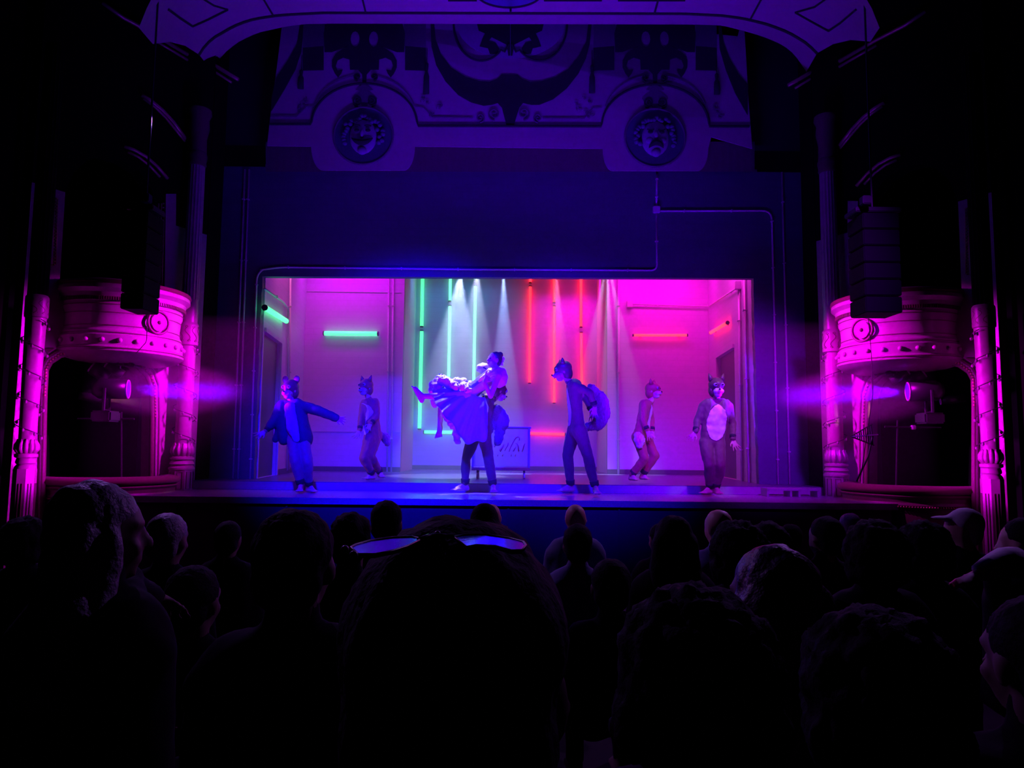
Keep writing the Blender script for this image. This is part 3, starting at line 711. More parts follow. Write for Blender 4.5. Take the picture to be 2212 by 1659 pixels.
    # underside brackets
    # lower parapet
    def zl(py): return zof(280, py, 9.2)
    C2 = (-5.42, 9.7); R2 = .86
    root = empty('box_parapet', (s * C2[0], C2[1], .0), 'low curved parapet of the %s box beside the stage, plush rail on top' % side, 'parapet', 'box parapets')
    MB().lathe(C2, [(R2 - .1, zl(1046)), (R2 - .02, zl(1050)), (R2, zl(1053)), (R2 - .03, zl(1058)), (R2 - .04, zl(1066)), (R2 - .02, zl(1072)), (R2 - .06, zl(1078)), (R2 - .06, zl(1100)), (R2 - .05, .2), (R2 - .02, 0)], 48, a0, a1).build('panel', plaster_d, root, smooth=True, mirror=mir, auto=25)
    MB().lathe(C2, [(R2 - .2, zl(1048)), (R2 - .2, zl(1036)), (R2 - .1, zl(1030)), (R2 + .01, zl(1034)), (R2 + .03, zl(1041)), (R2, zl(1047)), (R2 - .1, zl(1049))], 48, a0, a1).build('rail', redcloth_m, root, smooth=True, mirror=mir)
    de = MB()
    for k in range(90):
        a = a0 + (a1 - a0) * k / 89; de.ell(Vector((C2[0] + (R2 - .02) * math.cos(a), C2[1] + (R2 - .02) * math.sin(a), zl(1075))), (.012,) * 3, u=6, v=5)
    de.build('bead_row', gilt_m, root, smooth=True, mirror=mir)
    # columns ------------------------------------------------
    def column(cx, Y, px, rows, pedw, pz0, label, up_mat, flute):
        c = at(px, 880, Y); zc = lambda py: zof(px, py, Y)
        root = empty('theatre_column', (s * c.x, Y, pz0), label, 'column', 'ornate columns framing the boxes')
        k = Y / F
        names = {}
        for nm, prof, m_, fl in rows:
            pr = [(w * k, zc(py)) for w, py in prof]
            MB().lathe((c.x, Y), pr, 40 if not fl else 96, flute=(pr[-1][1], pr[0][1]) if fl else None).build(nm, m_, root, smooth=True, mirror=mir, auto=35)
        zp = zc(pedw[1]); w = pedw[0] * k
        mb = MB(); oct_ = [Vector((c.x + w * math.cos(a + .3), Y + w * math.sin(a + .3), pz0)) for a in [i * math.pi / 4 + math.pi / 8 for i in range(8)]]
        mb.prism(oct_, (0, 0, zp - pz0)); ped = mb.build('pedestal', plaster_m, root, mirror=mir)
        for i in range(8):
            a_ = oct_[i]; b_ = oct_[(i + 1) % 8]; u = (b_ - a_).normalized(); n_ = Vector((u.y, -u.x, 0)); H = zp - pz0; z1 = pz0 + H * .08; z2 = zp - H * .12
            if ((a_ + b_) / 2 - Vector((c.x, Y, pz0))).dot(n_) < 0: n_ = -n_
            aa = a_ + u * .03; bb = b_ - u * .03
            if n_.y < .3:
                e = [Vector((p_.x, p_.y, z_)) + n_ * .004 for p_, z_ in ((aa, z1), (bb, z1), (bb, z2), (aa, z2))]
                MB().tube(e, .006, 6, closed=True).build('panel_moulding', plaster_d, ped, mirror=mir)
        # scroll relief on collar and leaves on the bulb
        cw, cy0, cy1 = rows_collar
        sc = MB()
        for ang in (-150, -110, -70, -30, 10):
            a = math.radians(ang)
            R = cw * k + .004; zz0 = zc(cy1); zz1 = zc(cy0); H = zz1 - zz0
            P = []
            for t in range(30):
                u = t / 29; th = u * 2 * math.pi * 1.0
                off = .035 * math.sin(th * 1.0) * (1 if u < .5 else 1); zz = zz0 + H * (.12 + .76 * u)
                aa = a + off / R; P.append(Vector((c.x + R * math.cos(aa), Y + R * math.sin(aa), zz)))
            sc.tube(P, .006, 6)
            for u, sg in ((.14, 1), (.86, -1)):
                zz = zz0 + H * u; Q = []
                for t in range(14):
                    th = t * .45; rr_ = .022 * (1 - t / 16); aa = a + (sg * .02 + rr_ * math.cos(th)) / R; Q.append(Vector((c.x + R * math.cos(aa), Y + R * math.sin(aa), zz + rr_ * math.sin(th))))
                sc.tube(Q, .005, 6)
        sc.build('scroll_relief', plaster_d, root, smooth=True, mirror=mir)
        lf = MB(); ly0, ly1, lw_ = leafs
        for i in range(12):
            a = i * math.pi / 6; R = lw_ * k
            P = [Vector((c.x + R * f_ * math.cos(a), Y + R * f_ * math.sin(a), zc(ly1) + (zc(ly0) - zc(ly1)) * t)) for t, f_ in ((0, .8), (.3, 1.02), (.6, 1.0), (.9, .86), (1.05, .95))]
            lf.tube(P, .02, 6, radii=[.02, .028, .026, .016, .006])
        lf.build('leaf_ring', plaster_m, root, smooth=True, mirror=mir)
        return c, zc, k
    rows_collar = (20, 703, 744); leafs = (958, 985, 20)
    inner_rows = [('shaft', [(16.5, 744), (16, 850), (16.5, 958)], plaster_m, False), ('collar', [(17, 698), (20, 702), (20.5, 705), (20.5, 742), (20, 746), (17, 748)], plaster_m, False),
                  ('ornate_band', [(17, 648), (16.5, 652), (18, 675), (17, 698)], plaster_m, False), ('fluted_shaft', [(16.5, 358), (17, 500), (17.5, 648)], plaster_m, True),
                  ('neck_ring', [(17, 330), (20, 336), (20, 342), (18, 350), (19, 356), (17, 360)], plaster_d, False), ('capital', [(24, 238), (25, 246), (20, 258), (22, 276), (17, 300), (18, 330)], plaster_d, False),
                  ('base', [(15, 956), (20, 966), (21, 976), (17, 985), (24, 988), (24, 992), (20, 994), (23, 998), (25, 1002), (21, 1005), (26, 1010), (26, 1014)], plaster_m, False)]
    c, zc, k = column(0, 10.35, 399, inner_rows, (25, 1014), DZ, 'tall ornate column beside the stage on the %s, with fluted upper shaft' % side, None, True)
    cols = [(c, zc, k, 10.35, (750, 955), 16.5, 'around the column beside the stage, %s' % side)]
    rows_collar = (21, 645, 684); leafs = (950, 978, 19)
    outer_rows = [('shaft', [(20, 684), (18.5, 800), (16.5, 950)], plaster_m, False), ('collar', [(19, 638), (22, 642), (22.5, 646), (22.5, 682), (22, 686), (19, 688)], plaster_m, False),
                  ('fluted_shaft', [(19, 100), (20, 400), (20, 638)], shade_m, True),  # upper shaft darkened by colour to stand for shade
                  ('base', [(15, 948), (18, 956), (19, 968), (15, 978), (22, 981), (22, 987), (17, 990), (19, 996), (19, 1000), (16, 1003), (20, 1008), (21, 1013)], plaster_m, False)]
    c, zc, k = column(0, 8.45, 64, outer_rows, (22, 1013), 0.0, 'tall ornate column at the outer edge of the %s box on a bright pedestal' % side, None, True)
    cols.append((c, zc, k, 8.45, (692, 945), 17, 'around the outermost column, %s' % side))
    # strings of bulbs wound round the lower shafts
    for ci, (c, zc, k, Y, (y0, y1), w, lab) in enumerate(cols):
        R = w * k + .045
        root = empty('string_lights', (s * c.x, Y, zc(y1)), 'dark bulb string light wound ' + lab, 'string lights', 'unlit bulb strings on the columns')
        N_ = 120; turns = 4.2; P = []
        for i in range(N_):
            t = i / (N_ - 1); a = -.6 + turns * 2 * math.pi * t; P.append(Vector((c.x + R * math.cos(a), Y + R * math.sin(a), zc(y0) + (zc(y1) - zc(y0)) * t)))
        MB().tube(P, .006, 5).build('wire', cable_m, root, mirror=mir)
        b0 = None
        for i in range(2, N_, 4):
            p = P[i]; o = None
            mb = MB(); mb.ell((0, 0, 0), (.017, .017, .022), u=8, v=6)
            if b0 is None:
                b0 = mb.build('bulb', bulb_m, None, smooth=True); o = b0; o.parent = root
            else:
                mb.bm.free(); o = b0.copy(); SC.collection.objects.link(o)
            o.location = Vector((s * p.x, p.y, p.z)) - root.location + Vector((0, 0, -.02))
    # speaker array hung in front of the boxes
    x0, x1, y0, y1, Y = ((257, 319, 452, 667, 7.9) if s > 0 else (1872, 1943, 458, 675, 7.9))
    pa = at(x0, y1, Y); pb = at(x1, y0, Y); w = pb.x - pa.x
    root = empty('line_array_speaker', ((pa.x + pb.x) / 2, Y + .2, pa.z), 'black hanging speaker column in front of the %s box balcony' % side, 'loudspeaker', 'hanging speaker columns')
    n = 6; h = (pb.z - pa.z) / n
    for i in range(n):
        MB().box(((pa.x + pb.x) / 2, Y + .2, pa.z + h * (i + .5)), (w, .38, h - .012), None, .01).build('cabinet', black_m, root)
    MB().box(((pa.x + pb.x) / 2, Y + .2, pb.z + .05), (w * 1.25, .3, .06), None, .01).build('rigging_frame', case_m, root)
    cx_ = (pa.x + pb.x) / 2
    MB().tube([(cx_, Y + .2, pb.z + .07), (cx_, Y + .2, 7.9)], .012, 6).build('suspension_cable', cable_m, root)
    MB().box((cx_ + w * .45 * (1 if s > 0 else -1), Y - .02, pb.z + .12), (.1, .1, .1), None, .01).build('motor_box', case_m, root)
    # lighting bar and lamps inside the box
    Yb = 9.35
    def eq(px, py, Y): 
        p = at(px, py, Y); return Vector((s * p.x, p.y, p.z))
    root = empty('lighting_bar', eq(150, 776, Yb), 'black lighting bar with clamps under the %s box balcony' % side, 'lighting bar', 'bars in the boxes')
    MB().tube([eq(140, 774, Yb), eq(290, 790, Yb)], .024, 8).build('tube', case_m, root, smooth=True)
    MB().tube([eq(198, 752, Yb), eq(197, 778, Yb)], .045, 8).build('hanging_post', case_m, root, smooth=True)
    MB().tube([eq(231, 755, Yb), eq(231, 782, Yb)], .03, 8).build('hanging_post', pipe_m, root, smooth=True)
    for px in (212, 246, 268, 283): MB().box(eq(px, 784, Yb), (.05, .06, .09), None, .01).build('clamp', case_m, root)
    if s > 0: lamps = [(218, 806, .09), (250, 800, .06)]
    else: lamps = [(228, 800, .08), (262, 797, .06)]
    for i, (px, py, r_) in enumerate(lamps):
        p = eq(px, py, Yb); d = Vector((s * .7, .35, -.5)).normalized()
        rt = empty('par_lamp', p, '%s black lamp hanging from the bar in the %s box' % (('larger', 'smaller')[i], side), 'stage light', 'lamps in the boxes')
        MB().tube([p - d * .12, p + d * .1], r_, 12).build('casing', case_m, rt, smooth=True); MB().tube([p - d * .12, p - d * .14], r_ * .8, 12).build('rear_cap', pipe_m, rt)
        MB().tube([p + Vector((-r_, 0, 0)), p + Vector((-r_, 0, .12)), p + Vector((r_, 0, .12)), p + Vector((r_, 0, 0))], .008, 6).build('yoke', pipe_m, rt)
    # moving light that throws the blue-violet beam
    lp = at(278, 841, 9.3) if s > 0 else at(1960, 846, 9.3)
    lp = Vector(lp)
    d = (Vector((s * -3.0, 9.9, 2.42)) - lp).normalized()
    root = empty('moving_light', lp, 'moving head light throwing a blue violet beam from the %s box' % side, 'stage light', 'moving lights in the boxes')
    MB().tube([lp - d * .42, lp - d * .34, lp - d * .02], .11, 20, radii=[.08, .135, .128]).build('head', case_m, root, smooth=True)
    lens = MB().tube([lp - d * .018, lp - d * .004], .112, 24).build('lens', mat('lit violet lens', (.1, .0, .3), .3, emit=(.08, .0, 1.0), estr=1.2), root)
    MB().tube([lp + (d.to_track_quat('Z', 'Y').to_matrix() @ Vector((.118 * math.cos(t), .118 * math.sin(t), -.006))) for t in [i * math.pi / 14 for i in range(28)]], .01, 6, closed=True).build('lens_ring', pipe_m, root, smooth=True)
    side_v = Vector((-d.y, d.x, 0)).normalized()
    MB().tube([lp - d * .25 + side_v * .14, lp - d * .25 + side_v * .14 + Vector((0, 0, -.28)), lp - d * .25 - side_v * .14 + Vector((0, 0, -.28)), lp - d * .25 - side_v * .14], .02, 6).build('yoke', case_m, root)
    MB().box(lp - d * .25 + Vector((0, 0, -.36)), (.26, .26, .14), None, .02).build('base', case_m, root)
    sp = spot(lp + d * .02, lp + d * 4, (.11, 0.0, 1.0), 7000, 12, .5, .09, name='moving_light_beam')
    # second, small lamp with a thin pinkish beam
    l2 = at(226, 862, 9.6) if s > 0 else at(2030, 866, 9.6)
    d2 = (Vector((s * -2.0, 11.2, 1.9)) - l2).normalized()
    root = empty('profile_spotlight', l2, 'small black spotlight with a thin pink beam in the %s box' % side, 'stage light', 'small spotlights in the boxes')
    MB().tube([l2 - d2 * .3, l2 - d2 * .12, l2 - d2 * .01], .05, 12, radii=[.05, .06, .04]).build('body', case_m, root, smooth=True)
    MB().tube([l2 - d2 * .01, l2], .055, 12).build('colour_frame', pipe_m, root)
    spot(l2 + d2 * .01, l2 + d2 * 3, (1.0, .25, .45), 90, 22, .2, .02, name='thin_beam')
    # stand pipes inside the box
    root = empty('scaffold_stand', eq(244, 1040, 9.7), 'dark pipe stand inside the %s box behind the parapet' % side, 'stand', 'stands in the boxes')
    MB().tube([eq(262, 1040, 9.7), eq(262, 890, 9.7)], .013, 8).build('post', case_m, root); MB().tube([eq(168, 905, 9.7), eq(290, 905, 9.7)], .014, 8).build('crossbar', case_m, root)
    MB().box(eq(228, 905, 9.7), (.06, .06, .06), None, .01).build('clamp', pipe_m, root)
# cables over the left balcony
def cable(pts, lab, r=.005):
    tag(MB().tube(bendpath(pts, .08), r, 5).build('cable', cable_m, smooth=True), lab, 'cable')
cable([at(318, 660, 8.5), at(317, 738, 8.6), at(292, 765, 9.1), at(252, 785, 9.3)], 'black cable looping from the left speaker to the lighting bar')
cable([at(1874, 668, 8.5), at(1882, 760, 8.7), at(1886, 850, 8.7), at(1858, 1040, 8.8)], 'black cable hanging beside the antenna of the right box')
# antenna paddle
ap = at(1862, 943, 8.75)
root = empty('paddle_antenna', ap, 'triangular slatted paddle antenna beside the column right of the stage', 'antenna')
tip = at(1838, 943, 8.75); ta = at(1884, 916, 8.85); tb = at(1888, 962, 8.85); mid = (ta + tb) / 2
fr_ = MB(); fr_.tube([tip, ta], .008, 6); fr_.tube([tip, tb], .008, 6); fr_.build('frame', case_m, root)
MB().tube([tip, mid + Vector((.06, 0, 0))], .008, 6).build('boom', pipe_m, root)
sl = MB()
for i in range(1, 11): t = i / 10.5; sl.tube([tip.lerp(ta, t), tip.lerp(tb, t)], .007, 5)
sl.build('slats', case_m, root)
MB().tube([mid, at(1876, 985, 8.85), at(1850, 1040, 8.85)], .012, 6).build('stand_arm', case_m, root)
# low step unit at the right end of the platform
root = empty('step_bench', at(1705, 1070, 10.2), 'low dark bench step at the right end of the platform', 'bench')
pa = at(1650, 1056, 10.3); pb = at(1762, 1058, 10.3)
MB().box((pa + pb) / 2, (pb.x - pa.x, .28, .03), None, .005).build('top', riser_m, root)
for t in (.02, .46, .62, .98):
    p = pa.lerp(pb, t); MB().box((p.x, p.y, (p.z - .015 + DZ) / 2), (.03, .25, p.z - .015 - DZ), None, .003).build('leg', riser_m, root)
# glass-sided cart with red script ------------------------------------
CY = 12.3
def cp(px, py, k=0): return at(px, py, CY - k)
ca, cb = cp(1021, 1010), cp(1140, 1010); ta_, tb_ = cp(1027, 924), cp(1146, 925)
zc0, zc1 = ca.z, ta_.z; cx0, cx1 = ca.x, tb_.x - .02
root = empty('vending_cart', ((cx0 + cx1) / 2, CY + .25, PZ), 'acrylic sided vending cart with red script lettering on wheels', 'cart')
MB().box(((cx0 + cx1) / 2, CY + .012, (zc0 + zc1) / 2), (cx1 - cx0, .02, zc1 - zc0)).build('front_panel', glass_m, root)
for x in (cx0, cx1): MB().box((x, CY + .26, (zc0 + zc1) / 2), (.02, .48, zc1 - zc0)).build('side_panel', glass_m, root)
for x in (cx0, cx1):
    for y in (CY, CY + .5): MB().box((x, y, (zc0 + zc1) / 2), (.03, .03, zc1 - zc0 + .02), None, .004).build('corner_post', mat('cart frame', (.25, .22, .32), .4), root)
MB().box(((cx0 + cx1) / 2, CY + .25, zc1 + .01), (cx1 - cx0 + .06, .56, .025), None, .005).build('top', mat('cart frame', (0, 0, 0)), root)
MB().box(((cx0 + cx1) / 2, CY + .25, zc0 - .02), (cx1 - cx0 + .04, .54, .05), None, .005).build('shelf', mat('cart shelf', (.4, .1, .15), .5), root)
for x in (cx0 + .08, cx1 - .08):
    for y in (CY + .04, CY + .46):
        MB().tube([(x - .015, y, PZ + .052), (x + .015, y, PZ + .052)], .05, 14).build('wheel', pipe_m, root, smooth=True)
        MB().box((x, y, (zc0 - .045 + PZ + .09) / 2 + .0), (.03, .03, max(.02, zc0 - .045 - PZ - .05)), None, .003).build('wheel_fork', case_m, root)
def z(px, py): return cp(1000 + px / 12.29, 910 + py / 12.29, .012)
W_ = [([(690, 490), (730, 600), (715, 690), (680, 780)], [.006, .016, .016, .008]), ([(830, 690), (860, 630), (900, 585), (950, 570)], [.01, .014, .01, .006]),
      ([(1085, 600), (1060, 680), (1025, 730), (990, 800), (970, 770), (1000, 700)], [.006, .014, .018, .014, .01, .004]), ([(1205, 565), (1185, 650), (1130, 740), (1110, 790)], [.012, .012, .012, .006]),
      ([(1490, 510), (1505, 450), (1470, 415), (1410, 430), (1350, 520), (1300, 610), (1250, 720), (1225, 810)], [.010, .012, .012, .012, .012, .012, .012, .008]),
      ([(1390, 580), (1440, 600), (1470, 680), (1480, 800)], [.006, .012, .016, .014]), ([(1400, 680), (1370, 740), (1330, 800)], [.006, .014, .012]), ([(1650, 580), (1615, 650), (1600, 720), (1570, 810)], [.008, .016, .014, .006])]
sg = MB()
for pts_, rad in W_: sg.tube([z(*p) for p in pts_], .01, 6, radii=[r * .8 for r in rad])
for px in (760, 930, 1060, 1290, 1400): sg.tube([z(px, 880), z(px - 15, 930)], .007, 6)
sg.build('script_lettering', sign_m, root, smooth=True)
# haze over the stage --------------------------------------------------
hm = bpy.data.materials.new('stage haze'); hm.use_nodes = True; nt = hm.node_tree
for n_ in list(nt.nodes): nt.nodes.remove(n_)
oo = nt.nodes.new('ShaderNodeOutputMaterial'); vs = nt.nodes.new('ShaderNodeVolumeScatter'); vs.inputs['Density'].default_value = .06; vs.inputs['Anisotropy'].default_value = .35
vs.inputs['Color'].default_value = (1, 1, 1, 1); nt.links.new(vs.outputs[0], oo.inputs['Volume'])
for c_, sz, lab in (((0, 14.32, 3.55), (9.2, 5.7, 4.7), 'thin theatrical haze filling the box set around the pale beams'), ((0, 10.02, 2.2), (10.6, 2.5, 2.25), 'thin theatrical haze hanging low over the front of the stage')):
    hm_ = hm if c_[1] > 12 else hm.copy()
    if c_[1] < 12: hm_.node_tree.nodes['Volume Scatter'].inputs['Density'].default_value = .02
    o = MB().box(c_, sz).build('haze', hm_); tag(o, lab, 'haze', kind='stuff')
for s, sd in ((-1, 'left'), (1, 'right')):  # ellipsoids of extra haze, added so the violet beams show
    wm = bpy.data.materials.new('added beam haze'); wm.use_nodes = True; nt = wm.node_tree
    for n_ in list(nt.nodes): nt.nodes.remove(n_)
    oo = nt.nodes.new('ShaderNodeOutputMaterial'); vs = nt.nodes.new('ShaderNodeVolumeScatter'); vs.inputs['Anisotropy'].default_value = .1
    tc = nt.nodes.new('ShaderNodeTexCoord'); ln_ = nt.nodes.new('ShaderNodeVectorMath'); ln_.operation = 'LENGTH'; mr = nt.nodes.new('ShaderNodeMapRange')
    dv = nt.nodes.new('ShaderNodeVectorMath'); dv.operation = 'DIVIDE'; dv.inputs[1].default_value = (1.15, .38, .40)
    mr.inputs['From Min'].default_value = 1.0; mr.inputs['From Max'].default_value = .7; mr.inputs['To Min'].default_value = 0; mr.inputs['To Max'].default_value = .42; mr.interpolation_type = 'SMOOTHSTEP'
    nt.links.new(tc.outputs['Object'], dv.inputs[0]); nt.links.new(dv.outputs[0], ln_.inputs[0]); nt.links.new(ln_.outputs['Value'], mr.inputs['Value']); nt.links.new(mr.outputs[0], vs.inputs['Density']); nt.links.new(vs.outputs[0], oo.inputs['Volume'])
    c_ = Vector((s * 4.6, 9.45, 2.42))
    o = MB().ell(c_, (1.15, .38, .40), None, 32, 20).build('haze', wm, off=c_); tag(o, 'denser haze added to make the violet beam show by the %s box' % sd, 'haze', kind='stuff')
# ================================================================== PERFORMERS
def lerp(a, b, t): return Vector(a).lerp(Vector(b), t)
def frame_from(f, u):
    f = Vector(f).normalized(); u = (Vector(u) - f * Vector(u).dot(f)).normalized(); r = f.cross(u)
    return Matrix((r, f, u)).transposed()      # columns: right, forward, up
def add_hand(mb, w, tip, nrm, s=1.0, side=1, curl=.5):
    w = Vector(w); d = (Vector(tip) - w).normalized(); n = Vector(nrm); n = (n - d * n.dot(d)).normalized(); l = d.cross(n)
    for o in (-.024, -.008, .010, .026):
        mb.limb(w + d * .01 * s + l * o * .6 * s, .017 * s, w + d * .085 * s + l * o * s, .014 * s, 8)
    for o, ln in ((-.037, .062), (-.013, .082), (.012, .088), (.037, .078)):
        b = w + d * .088 * s + l * o * s; m1 = b + (d * (1 - .25 * curl) + n * .45 * curl + l * o * 7) * ln * .5 * s
        m2 = m1 + (d * (1 - .7 * curl) + n * .9 * curl + l * o * 7).normalized() * ln * .5 * s
        mb.limb(b, .0092 * s, m1, .0088 * s, 8); mb.limb(m1, .0088 * s, m2, .0078 * s, 8)
    b = w + d * .028 * s + l * .026 * side * s; m1 = b + (d * .6 + l * .75 * side + n * .25).normalized() * .042 * s; m2 = m1 + (d * .85 + l * .35 * side + n * .3).normalized() * .032 * s
    mb.limb(b, .013 * s, m1, .0115 * s, 8); mb.limb(m1, .0115 * s, m2, .009 * s, 8)
def add_foot(mb, an, toe, s=1.0, flat=True):
    an = Vector(an); toe = Vector(toe); d = (toe - an)
    if flat: d.z = 0
    d.normalize(); dn = Vector((0, 0, -1)) if flat else (Vector((0, 0, -1)) - d * Vector((0, 0, -1)).dot(d)).normalized()
    l = d.cross(dn)
    heel = an + dn * .055 * s - d * .035 * s; ball = toe - d * .06 * s; 
    if flat: ball.z = heel.z - .008 * s; 
    mb.limb(an, .036 * s, heel, .033 * s); mb.limb(an + d * .01 * s, .036 * s, ball - dn * .012 * s, .024 * s); mb.limb(heel, .032 * s, ball + l * .02 * s, .024 * s); mb.limb(heel, .030 * s, ball - l * .022 * s, .024 * s)
    for i in range(5):
        o = -.036 + .018 * i; mb.limb(ball + l * o * s, .012 * s, ball + l * o * 1.35 * s + d * (.062 - .007 * i) * s + dn * .006 * s, .0095 * s, 8)
def add_head(mb, c, q, s=1.0):
    """q: columns right, forward, up"""
    P = lambda x, y, z_: Vector(c) + q @ (Vector((x, y, z_)) * s)
    mb.ell(P(0, -.01, .03), (.076 * s, .095 * s, .088 * s), q); mb.ell(P(0, .025, -.035), (.056 * s, .062 * s, .070 * s), q)
    mb.limb(P(0, .055, -.085), .022 * s, P(0, .06, -.085), .02 * s)
    mb.limb(P(0, .082, .018), .009 * s, P(0, .104, -.022), .014 * s, 8)
    for x in (-1, 1):
        mb.ell(P(.077 * x, -.005, -.005), (.011 * s, .022 * s, .034 * s), q); mb.limb(P(.022 * x, .078, .03), .012 * s, P(.05 * x, .062, .03), .011 * s, 8); mb.limb(P(.038 * x, .06, -.028), .022 * s, P(.03 * x, .06, -.03), .02 * s, 8)
    mb.limb(P(-.016, .082, -.058), .008 * s, P(.016, .082, -.058), .008 * s, 8)
def face_parts(root, c, q, s=1.0, eyes=True):
    P = lambda x, y, z_: Vector(c) + q @ (Vector((x, y, z_)) * s)
    for x in (-1, 1):
        MB().ell(P(.03 * x, .078, .008), (.014 * s, .008 * s, .008 * s), q, 10, 8).build('eye', eye_m, root, smooth=True)
    MB().ell(P(0, .088, -.058), (.024 * s, .008 * s, .009 * s), q, 12, 8).build('mouth', lip_m, root, smooth=True)
def segd(p, a, b, t0):
    ab = b - a; t = max(t0, min(1, (p - a).dot(ab) / ab.length_squared)); return (p - a - ab * t).length
def keep_largest(bm):
    seen = set(); best = []
    for f0 in bm.faces:
        if f0 in seen: continue
        isl = [f0]; seen.add(f0)
        for f in isl:
            for e in f.edges:
                for g in e.link_faces:
                    if g not in seen: seen.add(g); isl.append(g)
        if len(isl) > len(best): best = isl
    bs = set(best); bmesh.ops.delete(bm, geom=[f for f in bm.faces if f not in bs], context='FACES')
def build_person(label, Y, J, group, faced, headup=(0, 0, 1), S=1.0, suit=suit_m, skin=skin_m, patch=None, torso=1.0, leg=1.0, seed=0, hands=True, voxel=.0072, cloth=True, folds=.012, footflat=(True, True), scale_head=1.0, curl=(.5, .5), handn=((0, -1, 0), (0, -1, 0)), cuffs=True, stand=None):
    P = {k: at(v[0], v[1], Y + (v[2] if len(v) > 2 else 0)) for k, v in J.items()}
    if stand is not None:
        for k, t in (('anL', 'toL'), ('anR', 'toR')):
            lowest = min(P[k].z - .088, P[t].z - .02)
        zmin = stand
        for k, t in (('anL', 'toL'), ('anR', 'toR')):
            if stand is not None and footflat[0 if k == 'anL' else 1]:
                P[k].z = max(min(P[k].z, zmin + .13), zmin + .092)
    base = Vector(((P['hipL'].x + P['hipR'].x) / 2, Y, stand if stand is not None else min(P['anL'].z, P['anR'].z)))
    root = empty('person', base, label, 'person', group)
    q = frame_from(faced, headup)
    def torso_shapes(mb, k, legs=True):
        ch = lerp(P['shL'], P['shR'], .5); hp = lerp(P['hipL'], P['hipR'], .5)
        neck = P['neck']
        mb.limb(P['shL'], .062 * k * S, P['shR'], .062 * k * S)
        for a, b in (('shL', 'hipL'), ('shR', 'hipR')):
            A = lerp(P[a], ch, .38); B = lerp(P[b], hp, .2); m_ = lerp(A, B, .55)
            mb.limb(A, .098 * k * S * torso, m_, .083 * k * S * torso); mb.limb(m_, .083 * k * S * torso, B, .098 * k * S * torso)
        mb.limb(lerp(ch, hp, .1), .10 * k * S * torso, lerp(ch, hp, .5), .10 * k * S * torso); mb.limb(lerp(ch, hp, .5), .10 * k * S * torso, hp, .105 * k * S * torso)
        mb.limb(P['hipL'], .092 * k * S, P['hipR'], .092 * k * S)
        mb.limb(lerp(ch, neck, .3), .062 * S * k, neck, .050 * S)
    def arms(mb, k, upto=1.0, extra=0):
        for x in 'LR':
            mb.limb(P['sh' + x], .052 * k * S + extra, P['el' + x], .040 * k * S + extra); e = lerp(P['el' + x], P['wr' + x], upto)
            mb.limb(P['el' + x], .040 * k * S + extra, e, (.027 if upto > .98 else .030) * k * S + extra)
    def legs_(mb, k, upto=1.0, extra=0):
        for x in 'LR':
            mb.limb(P['hip' + x], .088 * k * S * leg + extra, P['kn' + x], .056 * k * S * leg + extra); e = lerp(P['kn' + x], P['an' + x], upto)
            c_ = lerp(P['kn' + x], P['an' + x], .3); mb.limb(P['kn' + x], .055 * k * S * leg + extra, c_, .056 * k * S * leg + extra)
            mb.limb(c_, .056 * k * S * leg + extra, e, .036 * k * S + extra)
    kb = .8 if cloth else .9
    mb = MB(); torso_shapes(mb, kb); arms(mb, kb); legs_(mb, kb)
    hc = P['head']; add_head(mb, hc, q, S * scale_head)
    mb.limb(P['neck'], .048 * S, Vector(hc) + q @ Vector((0, -.02, -.04)) * S, .05 * S)
    for i, x in enumerate('LR'):
        mb.limb(lerp(P['el' + x], P['wr' + x], .8), .029 * S, P['wr' + x], .024 * S)
        if hands: add_hand(mb, P['wr' + x], P['ha' + x], handn[i], S, side=(1 if x == 'L' else -1), curl=curl[i])
        mb.limb(lerp(P['kn' + x], P['an' + x], .8), .036 * S, P['an' + x], .034 * S); add_foot(mb, P['an' + x], P['to' + x], S, footflat[i])
    me = remesh(mb, voxel, 4)
    body = finish('body', me, skin, root)
    if cloth:
        mb = MB(); torso_shapes(mb, 1.0); arms(mb, 1.0, .93, .010); legs_(mb, 1.0, .93, .016)
        me = remesh(mb, .013, 6, folds, 11, seed)
        suitO = finish('jumpsuit', me, suit, root)
        if cuffs:
            for x in 'LR':
                d = (P['wr' + x] - P['el' + x]).normalized(); a = P['wr' + x] - d * .075 * S
                MB().tube([a, a + d * .004, a + d * .05, a + d * .055], .04 * S, 14, radii=[.042 * S, .046 * S, .042 * S, .03 * S]).build('cuff', cuff_m, suitO, smooth=True)
                d = (P['an' + x] - P['kn' + x]).normalized(); a = P['an' + x] - d * .085 * S
                MB().tube([a, a + d * .006, a + d * .07, a + d * .075], .05 * S, 14, radii=[.062 * S, .064 * S, .056 * S, .04 * S]).build('cuff', cuff_m, suitO, smooth=True)
